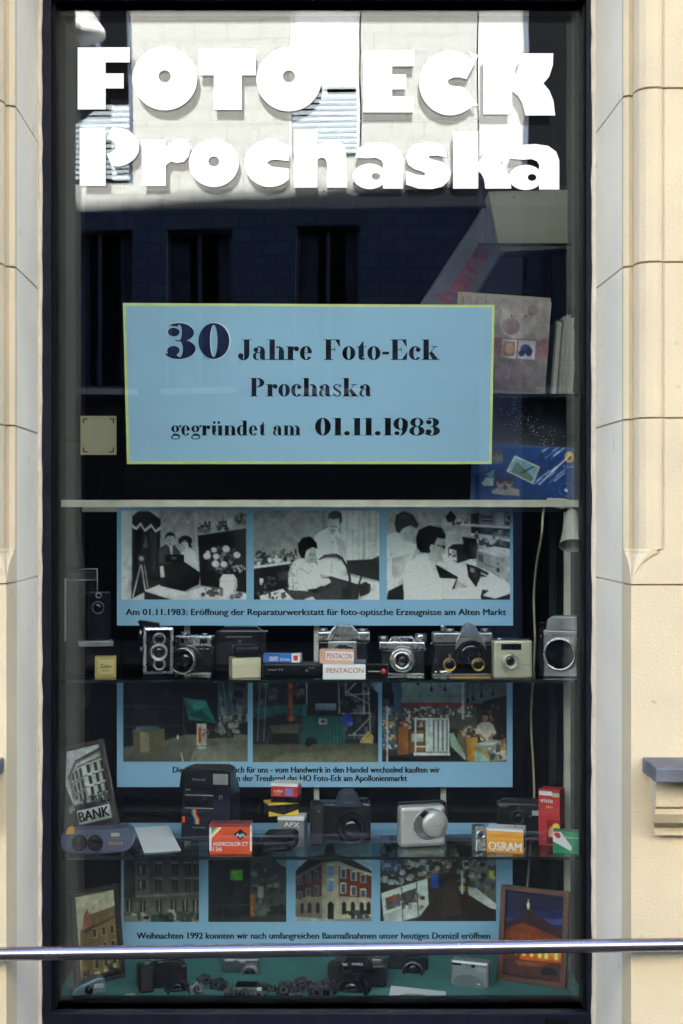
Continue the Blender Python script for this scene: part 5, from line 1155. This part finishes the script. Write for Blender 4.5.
# silver blue compact at left
i = Item('compact_camera', 'blue grey compact camera with a curved front at the lower left corner', 'camera', 70, 106, .12, ZF, 24, CG)
i.prism('body', [(70, 1004), (72, 990), (80, 985), (98, 979), (105, 980), (106.5, 990), (105, 1004)], 0, .035, mat('grey blue paint', (.13, .17, .22), .35, .3), .004); i.lens(88.5, 990, 4, .012, M['plastic']); i.box('flash', 94, 104, 985, 989.5, .002, M['flash'], -.0015, .001)
i.prism('swoosh', [(82, 1003), (90, 998), (97, 995.5), (100, 997), (94, 1002), (88, 1004)], -.002, .001, M['silver'], .0005)
# green card
t = thing('card', 'small green card lying on the teal cloth beside the black reflex camera', 'card')
zz = ZF+.0006; pp = on_shelf(zz+.003, [(121, 992), (137, 990), (140, 998), (124, 1000)])
mb = MB(); mb.add([(x, y, zz+.003) for x, y in pp]+[(x, y, zz) for x, y in pp], [(0, 1, 2, 3), (7, 6, 5, 4), (0, 4, 5, 1), (1, 5, 6, 2), (2, 6, 7, 3), (3, 7, 4, 0)]); mb.build('card', mat('dark green card', (.03, .14, .09), .5), t)
mb = MB(); cx, cy = sum(p[0] for p in pp)/4, sum(p[1] for p in pp)/4; mb.add([(cx+(x-cx)*.6, cy+(y-cy)*.4, zz+.0034) for x, y in pp], [(0, 1, 2, 3)]); mb.build('print_panel', mat('pale green print', (.25, .4, .3), .5), t)
# white card with an oval
t = thing('card', 'white card printed with a pale oval lying at the front of the teal cloth', 'card')
pp = on_shelf(zz+.002, [(391, 985.5), (446, 991.5), (445, 1003), (387.5, 1003)])
mb = MB(); mb.add([(x, y, zz+.002) for x, y in pp]+[(x, y, zz) for x, y in pp], [(0, 1, 2, 3), (7, 6, 5, 4), (0, 4, 5, 1), (1, 5, 6, 2), (2, 6, 7, 3), (3, 7, 4, 0)]); mb.build('card', M['white'], t)
oc = on_shelf(zz+.0026, [(412+20*math.cos(2*math.pi*k/30), 1000+6.5*math.sin(2*math.pi*k/30)) for k in range(16, 30)]+[(432, 1000), (431, 1002.6), (393, 1002.6)])
mb = MB(); mb.add([(x, y, zz+.0026) for x, y in oc], [list(range(len(oc)))]); mb.build('oval_print', mat('olive print', (.28, .30, .16), .5), t)
# black SLR left, lens pointing right-front
i = Item('slr_camera', 'black reflex camera with a tall grip, left of the small camera heap', 'camera', 138, 190, .16, ZF, 16, CG)
i.box('body', 139, 188, 966, None, .05, M['plastic'], 0, .006, None); i.box('grip', 138, 153, 963, None, .03, M['black'], -.024, .006)
i.prism('pentaprism', [(153, 970), (157, 960), (178, 960), (184, 970)], -.012, .04, M['plastic'], .002); i.lens(176, 988, 12.5, .045, M['plastic'], .76, ring=M['gasket']); i.box('flash', 151, 163, 958, 960.4, .012, M['chromed'], .0, .0006); i.dial(147, 960.5, 963, 3, M['chromed'], -.004, 'shutter_button')
# digital compact
i = Item('compact_camera', 'dark compact camera with a round chrome lens, behind the miniature cameras', 'camera', 222, 259, .28, ZF, 0, CG)
i.box('body', 222, 259, 959, None, .03, mat('dark steel paint', (.10, .12, .12), .35, .6), 0, .004, None); i.lens(250, 973, 9.4, .016, M['chromed'], .66, ring=M['chrome']); i.box('flash', 239, 245, 960.5, 963, .002, M['flash'], -.0012, .0004); i.box('highlight_trim', 225, 234, 959, 961.5, .001, M['silver'], -.0008, .0004)
# black SLR with big lens
i = Item('slr_camera', 'large black reflex camera with a wide black lens, right of centre behind the rail', 'camera', 328, 388, .17, ZF, -8, CG)
i.box('body', 330, 386, 964, None, .055, M['plastic'], 0, .007, None); i.box('grip', 328, 344, 962, None, .03, M['black'], -.022, .006); i.prism('pentaprism', [(341, 968), (347, 956), (368, 955), (374, 968)], -.014, .045, M['plastic'], .002)
i.lens(353, 988, 18.5, .06, M['plastic'], .74, ring=M['gasket']); i.text('OLYMPUS', 352.5, 363.5, 963.5, 2.2, M['inkwhite'], -.0147); i.box('top_display', 372, 381, 959, 963.5, .02, M['chromed'], .0, .001); i.dial(377, 955, 959, 3.5, M['chromed'], .01, 'dial'); i.box('badge', 342.5, 348, 962, 964.5, .001, M['inkgrey'], -.0152, 0)
# camera with round lens behind
i = Item('rangefinder_camera', 'small black camera with a round black lens, behind the white oval card', 'camera', 392, 430, .30, ZF, -6, CG)
i.box('body', 388, 428, 958, None, .035, M['black'], 0, .004); i.lens(413.5, 968.5, 11.5, .035, M['plastic'], .7, ring=M['chromed'])
# silver compact right
i = Item('compact_camera', 'silver blue compact camera with an oval recessed front, in front of the night picture', 'camera', 449, 491, .17, ZF, -20, CG)
i.box('body', 449.5, 489, 961.5, None, .034, mat('silver blue paint', (.26, .30, .30), .36, .4), 0, .006, None)
i.prism('front_recess', [(458+11+16*math.cos(2*math.pi*k/26), 984+9.5*math.sin(2*math.pi*k/26)) for k in range(26)], -.0012, .0006, mat('recess paint', (.16, .19, .19), .4, .4), .0006)
i.prism('swoosh', [(472, 990), (478, 982), (481, 983), (478, 990), (474, 995)], -.004, .0, M['chrome'], .0008); i.box('name_plate', 451.5, 461, 964.5, 966.5, .001, M['ink'], -.0008, 0); i.box('flash', 477.5, 487, 967, 971, .002, M['flash'], -.0016, .0006); i.window(471, 475, 964.5, 967.5); i.dial(465, 959.5, 961.5, 3.5, M['chromed'], .014, 'shutter_button')
# miniature cameras and camera parts lying about
GM = mat('worn gunmetal', (.10, .105, .11), .4, .9, var=.5, scale=90); DM = mat('tarnished metal', (.05, .055, .06), .45, .7, var=.5, scale=90)
MG = 'miniature metal cameras on the teal cloth'
def mini(label, u, v, s, rot, tilt=0, kind=0):
    zz = ZF+.0006; (x, y), = on_shelf(zz, [(u, v)])
    t = thing('miniature_camera', label, 'miniature', (x, y, zz), (R(tilt), 0, R(rot)), MG)
    mb = MB(); mb.box(-.5*s, .5*s, 0, .3*s, 0, .42*s); mb.build('body', M['black'] if kind else DM, t, .03*s)
    mb = MB(); mb.box(-.5*s, .5*s, -.01*s, .31*s, .421*s, .58*s); mb.build('top_plate', (GM if kind != 1 else DM), t, .03*s)
    if kind < 2:
        mb = MB(); mb.prism([(-.2*s, .581*s), (-.13*s, .76*s), (.13*s, .76*s), (.2*s, .581*s)], .02*s, .25*s); mb.build('finder', (GM if kind != 1 else DM), t, .015*s)
    mb = MB(); mb.lathe((0, -.0, .27*s), [(.25*s, 0), (.25*s, .16*s), (.2*s, .26*s), (.16*s, .26*s), (.14*s, .18*s)], 18); o = mb.build('lens', (GM if kind != 1 else DM), t)
    mb = MB(); mb.lathe((0, 0, .27*s), [(.145*s, .17*s), (0, .2*s)], 16); mb.build('lens_glass', M['lens'], o)
    for q in (-.36, .36):
        mb = MB(); mb.lathe((q*s, .14*s, .58*s), [(.09*s, 0), (.09*s, .09*s), (.07*s, .1*s)], 12, 'z'); mb.build('knob', GM, t)
mini('miniature silver camera lying tipped at the left end of the small heap', 198, 994, .036, 28, -24, 0)
mini('miniature black camera leaning at the left of the small heap', 216, 990, .040, -30, -34, 1)
mini('miniature silver camera with a round lens, low in front of the small heap', 231, 999, .032, 8, 0, 0)
mini('second miniature camera in front of the heap, beside the round lensed one', 244, 998, .028, -14, -10, 1)
mini('miniature camera lying on its back at the front of the heap', 259, 1001, .040, 6, -50, 2)
mini('miniature black camera tipped sideways right of the small heap', 284, 996, .046, -28, -30, 1)
mini('miniature camera at the rear of the right heap with a tall finder', 303, 992, .044, 10, 0, 1)
mini('miniature camera at the far right of the heap, turned to the left', 318, 998, .048, -24, -8, 1)
mini('tiny dark camera at the back of the left heap, behind the tipped silver one', 206, 985, .034, 40, -20, 1)
mini('tiny grey camera lying on its back between the two heaps', 272, 992, .034, 30, -60, 2)
mini('tiny dark camera at the back right of the right heap', 326, 990, .036, -35, -15, 1)
mini('tiny grey camera at the very front of the right heap', 296, 1001, .030, 15, -12, 2)
i = Item('slide_box', 'flat grey metal box with a dark lid lying among the miniature cameras', 'box', 232, 268, .15, ZF, -3)
i.box('case', 233, 266, 988, None, .05, GM, 0, .002); i.box('lid_panel', 235, 255, 987.4, 988.6, .04, M['ink'], .004, .0006); i.box('catch', 257, 265, 987, 995, .004, M['silver'], -.003, .001)

# ---- upper right: albums, boxes, clip lamp
ZT = ZA
i = Item('photo_album', 'pale pink photo album with a faint bear and a rose band across the cover', 'album', 457, 546, .24, ZT, 0)
i.t.rotation_euler = (0, R(4), 0); i.t.location.z += .008
i.box('cover', 457, 545, 302, None, .03, mat('pale pink cover', (.20, .18, .17), .6, var=.08), 0, .001)
i.box('back_cover', 452, 546, 296, None, .006, mat('tan back cover', (.25, .21, .15), .6), .034, .001)
q = Print((0, 0, 1000, 1000), lambda x, y, n: (i.x(457+x*.088), -.0008-.00003*n, i.z(302+y*.092)), .95, (110, 114))
q.b((122, 114, 110), 0, 0, 1000, 1000).b((128, 96, 94), 0, 425, 1000, 640).e((146, 136, 130), 620, 240, 200, 190).e((150, 138, 132), 480, 90, 60, 60).e((128, 104, 100), 790, 110, 60, 60).e((126, 104, 104), 560, 300, 100, 90).e((90, 70, 70), 560, 190, 12, 14).e((90, 70, 70), 720, 180, 12, 14).e((126, 106, 108), 690, 810, 120, 150).e((126, 106, 108), 480, 820, 110, 130)
q.b((178, 168, 160), 470, 440, 640, 640).b((150, 108, 84), 490, 460, 620, 620).e((186, 150, 120), 560, 540, 50, 60).b((176, 176, 180), 655, 440, 850, 640).e((70, 66, 104), 740, 530, 60, 50).e((50, 46, 84), 780, 560, 40, 50).e((50, 46, 80), 700, 580, 36, 36)
q.build('cover_print', i.t)
AG = 'upright albums beside the bear album'
for k, (u, dv, ro) in enumerate(((550, 0, 'dark grey green'), (557, -4, 'pale grey'), (561, -6, 'pale grey'), (565, -3, 'pale grey'), (569, -5, 'ivory'), (574, -2, 'ivory'))):
    lab = ['thick dark grey green album standing next to the bear album', 'thin pale album standing right of the dark grey green one', 'thin pale album in the middle of the upright albums', 'slim grey album between the pale and the ivory ones', 'ivory album second from the window edge among the upright albums', 'ivory album nearest to the window edge among the upright albums'][k]
    w_ = .02 if k == 0 else .008
    y0 = .25; x0 = X(u, y0)
    t = thing('album', lab, 'album', (x0, y0, ZT+.0004), (0, R(4.5), 0), AG)
    col = {'dark grey green': (.10, .11, .08), 'pale grey': (.40, .40, .33), 'ivory': (.50, .48, .38)}[ro]
    mb = MB(); hh = Z(320+dv, y0)-ZT; mb.box(0, w_*.22, 0, .15, 0, hh); mb.box(w_*.72, w_*.94, 0, .15, 0, hh); mb.build('cover', mat(ro+' album cover', col, .6), t, .0006)
    mb = MB(); mb.box(w_*.24, w_*.7, .003, .147, .002, hh-.003); mb.build('pages', mat('album pages', (.36, .34, .28), .8, var=.25, scale=300), t)
# hama box: long box leaning
t = thing('packaging_box', 'long grey blue box with red lettering leaning at a steep slant above the pink album', 'box', (X(373, .40), .40, Z(376, .40)), (0, R(33), 0))
L, wd = .50, .106
mb = MB(); mb.box(0, wd, 0, .05, 0, L); mb.build('carton', mat('grey blue card', (.08, .09, .125), .6), t, .008, 3)
put_text('lettering', 'hama', 0, 1, 0, 1, 0, mat('crimson ink', (.22, .025, .06), .6), t, .007, frame=lambda x, z: (wd*.74-z*.058, -.0006, L*.50+x*L*.33))
mb = MB(); mb.box(wd*.80, wd*.812, -.0006, 0, L*.48, L*.84); mb.build('line', MATS['crimson ink'], t)
# cream panel box at the top right on its own small shelf
zb = Z(252, .40)
gshelf(zb, .28, .52, 478, 572, 'small glass shelf at the top right under the cream box')
i = Item('cardboard_box', 'plain cream box lying at the top right above the pink album', 'box', 486, 572, .36, zb, 0)
i.prism('carton', [(488, 191.5), (578, 189.5), (578, 248.5), (500, 252)], 0, .09, mat('dull cream card', (.36, .345, .25), .7, var=.07, scale=8), .002)
for u, v in ((514, 197), (573, 244)): i.lens(u, v, 1, .001, M['ink'], glass=False, name='staple')
# blue photo box with small pictures on the top shelf
i = Item('display_box', 'dark blue box printed with a holiday picture and a couple, on the top shelf', 'box', 470, 579, .27, ZS0, -5)
i.prism('carton', [(470, 503), (472, 452), (480, 441), (579, 449), (579, 503)], 0, .06, mat('royal blue print', (.014, .055, .17), .4), .001)
q = Print((150, 290, 580, 515), lambda x, y, n: (i.x(440+x*.2343), -.0006-.00004*n, i.z(380+y*.2341)), .5, (110, 62))
q.b((24, 52, 96), 150, 290, 580, 515).p((20, 42, 82), (150, 400), (580, 300), (580, 515), (150, 515)).p((150, 150, 140), (284, 390), (320, 324), (426, 372), (398, 446)).p((96, 130, 140), (292, 388), (322, 332), (418, 374), (394, 438)).p((70, 90, 80), (300, 392), (330, 350), (400, 420), (390, 434)).l((40, 60, 50), 8, (345, 400), (400, 370))
q.p((120, 130, 128), (180, 440), (200, 415), (232, 420), (228, 452), (190, 452)).p((60, 110, 110), (195, 405), (236, 380), (228, 420))
q.e((110, 84, 72), 260, 440, 17, 22).e((40, 30, 26), 260, 426, 18, 12).e((110, 82, 68), 296, 438, 16, 22).e((36, 28, 24), 296, 424, 17, 12).b((20, 22, 30), 248, 436, 272, 441).b((20, 22, 30), 285, 436, 308, 441).p((110, 108, 100), (222, 470), (250, 458), (275, 462), (280, 490), (225, 484)).p((104, 98, 86), (276, 470), (300, 455), (338, 468), (340, 494), (278, 490))
q.b((76, 78, 78), 228, 300, 270, 358)
q.e((150, 120, 50), 549, 332, 20, 24).e((90, 60, 30), 549, 334, 10, 12)
for k in range(24):
    a0 = 2*math.pi*k/24; a1 = 2*math.pi*(k+1)/24; q.l((50, 80, 140), 2.5, (534+28*math.cos(a0), 468+28*math.sin(a0)), (534+28*math.cos(a1), 468+28*math.sin(a1)))
q.p((150, 160, 170), (526, 472), (534, 460), (544, 474), (536, 478))
for k in range(16):
    x0 = q.rng.uniform(400, 500); y0 = q.rng.uniform(300, 460); L_ = q.rng.uniform(15, 70); q.l((150, 170, 190), q.rng.uniform(1.5, 3.5), (x0, y0), (x0+L_, y0-L_*.8))
q.l((210, 220, 226), 4, (420, 448), (552, 322)).clutter(q.rng, 520, 366, 570, 376, 10, [(110, 140, 180)], 3, 7)
q.build('print', i.t); i.text('100', 493, 502.5, 461, 6, M['inkgrey'], -.0042, 0)
# dark panel speckled with glitter behind the box
t = thing('backdrop_card', 'dark blue card sprinkled with small silver flecks, behind the blue display box', 'card', (X(472, .36), .36, ZS0+.0004), (R(-4), 0, 0))
hh = Z(400, .36)-ZS0; ww = X(580, .36)-X(472, .36)-.004
mb = MB(); mb.box(0, ww, 0, .004, 0, hh); mb.build('sheet', mat('midnight card', (.008, .016, .035), .5), t)
mb = MB()
for k in range(240):
    a = random.random(); x = ww*(.36+.50*a+random.gauss(0, .07)); z = hh*(.97-.62*a+random.gauss(0, .09)); s_ = random.uniform(.0004, .0012)
    if 0 < x < ww-.002 and 0 < z < hh-.002: mb.add([(x-s_, -.0004, z-s_*.7), (x+s_*.4, -.0004, z-s_), (x+s_*1.3, -.0004, z+s_*.6), (x-s_*.3, -.0004, z+s_)], [(0, 1, 2, 3)])
mb.build('flecks', mat('silver fleck', (.6, .62, .62), .3, .3), t)['kind'] = 'stuff'
# small cream card with corner marks, upper left
i = Item('price_card', 'small cream card with dark corner marks standing at the left above the top shelf', 'card', 80, 117, .30, Z(455, .30), 0)
zc = Z(455, .30)-ZS0
i.box('card', 80.5, 116.5, 416, None, .0015, M['ecru'], 0, 0)
mb = MB()
for u, sx in ((83, 1), (114, -1)):
    for v, sz in ((418.5, 1), (452.5, -1)):
        a, b = sorted((i.x(u), i.x(u+4.5*sx))); c_, d_ = sorted((i.z(v), i.z(v+1.2*sz))); mb.box(a, b, -.0006, 0, c_, d_)
        a, b = sorted((i.x(u), i.x(u+1.2*sx))); c_, d_ = sorted((i.z(v+1.2*sz), i.z(v+5*sz))); mb.box(a, b, -.0006, 0, c_, d_)
mb.build('corner_marks', mat('brown ink', (.06, .02, .02), .6), i.t)
mb = MB(); mb.tube([(0, .004, 0), (0, .012, -zc+.001)], .002, 8); mb.lathe((0, .012, -zc), [(.02, 0), (.02, .003), (.003, .005)], 16, 'z'); mb.build('stand', M['plastic'], i.t)
# clip lamp on the right end of the top shelf with its cable
yl = .12
t = thing('clip_lamp', 'cream clip-on lamp at the right end of the top shelf with its cable hanging down', 'lamp', (X(560, yl), yl, ZS0))
def lx(u): return X(u, yl)-X(560, yl)
def lz(v): return Z(v, yl)-ZS0
mb = MB(); mb.prism([(lx(546), lz(503)), (lx(547), lz(498)), (lx(562), lz(498.5)), (lx(572), lz(501)), (lx(572), lz(507)), (lx(560), lz(509)), (lx(550), lz(507))], -.022, -.002); mb.build('clip', M['cream'], t, .0015)
mb = MB(); mb.tube([(lx(565), -.010, lz(503)), (lx(570), -.014, lz(509)), (lx(571), -.016, lz(514))], .004, 10); mb.build('arm', M['cream'], t)
mb = MB(); n = 26; vs = []
P0 = Vector((lx(571), -.012, lz(512))); ax = Vector((-.05, -.55, -1)).normalized(); a_ = ax.orthogonal().normalized(); b_ = ax.cross(a_)
prof = [(.012, 0), (.017, .010), (.020, .030), (.022, .048), (.030, .082), (.0315, .086), (.030, .0855), (.020, .045)]
for r, tt in prof:
    for k in range(n):
        an = 2*math.pi*k/n; vs.append(P0+ax*tt+a_*r*math.cos(an)+b_*r*math.sin(an))
mb.add(vs, [(q_*n+k, q_*n+(k+1) % n, (q_+1)*n+(k+1) % n, (q_+1)*n+k) for q_ in range(len(prof)-1) for k in range(n)], 0, True); mb.add(vs[:n], [list(range(n))])
mb.build('lamp_shade', M['cream'], t)
mb = MB(); cab = [(545, 507, .02), (543, 515, .0), (541.5, 535, .0), (536, 570, .14), (534, 600, .22), (535, 640, .25), (533, 680, .29), (531, 720, .29), (533.5, 770, .29), (534, 800, .29), (530, 850, .30), (528, 880, .30), (526, 900, .31), (530, 940, .31)]
def smooth(pts, n=5):
    out = []
    for k in range(len(pts)-1):
        p0, p1, p2, p3 = (Vector(pts[max(0, min(len(pts)-1, k+d))]) for d in (-1, 0, 1, 2))
        for s_ in range(n):
            t_ = s_/n; out.append(.5*((2*p1)+(p2-p0)*t_+(2*p0-5*p1+4*p2-p3)*t_**2+(3*p1-p0-3*p2+p3)*t_**3))
    return out+[Vector(pts[-1])]
mb.tube(smooth([(X(u, yl+dy)-X(560, yl), dy, Z(v, yl+dy)-ZS0) for u, v, dy in cab]), .0028, 8); mb.build('cable', M['cable'], t)
# dark objects in the shadow of the recess behind the top shelf
for o in list(bpy.data.objects):
    if o.type == 'MESH' and not o.data.polygons: bpy.data.objects.remove(o)
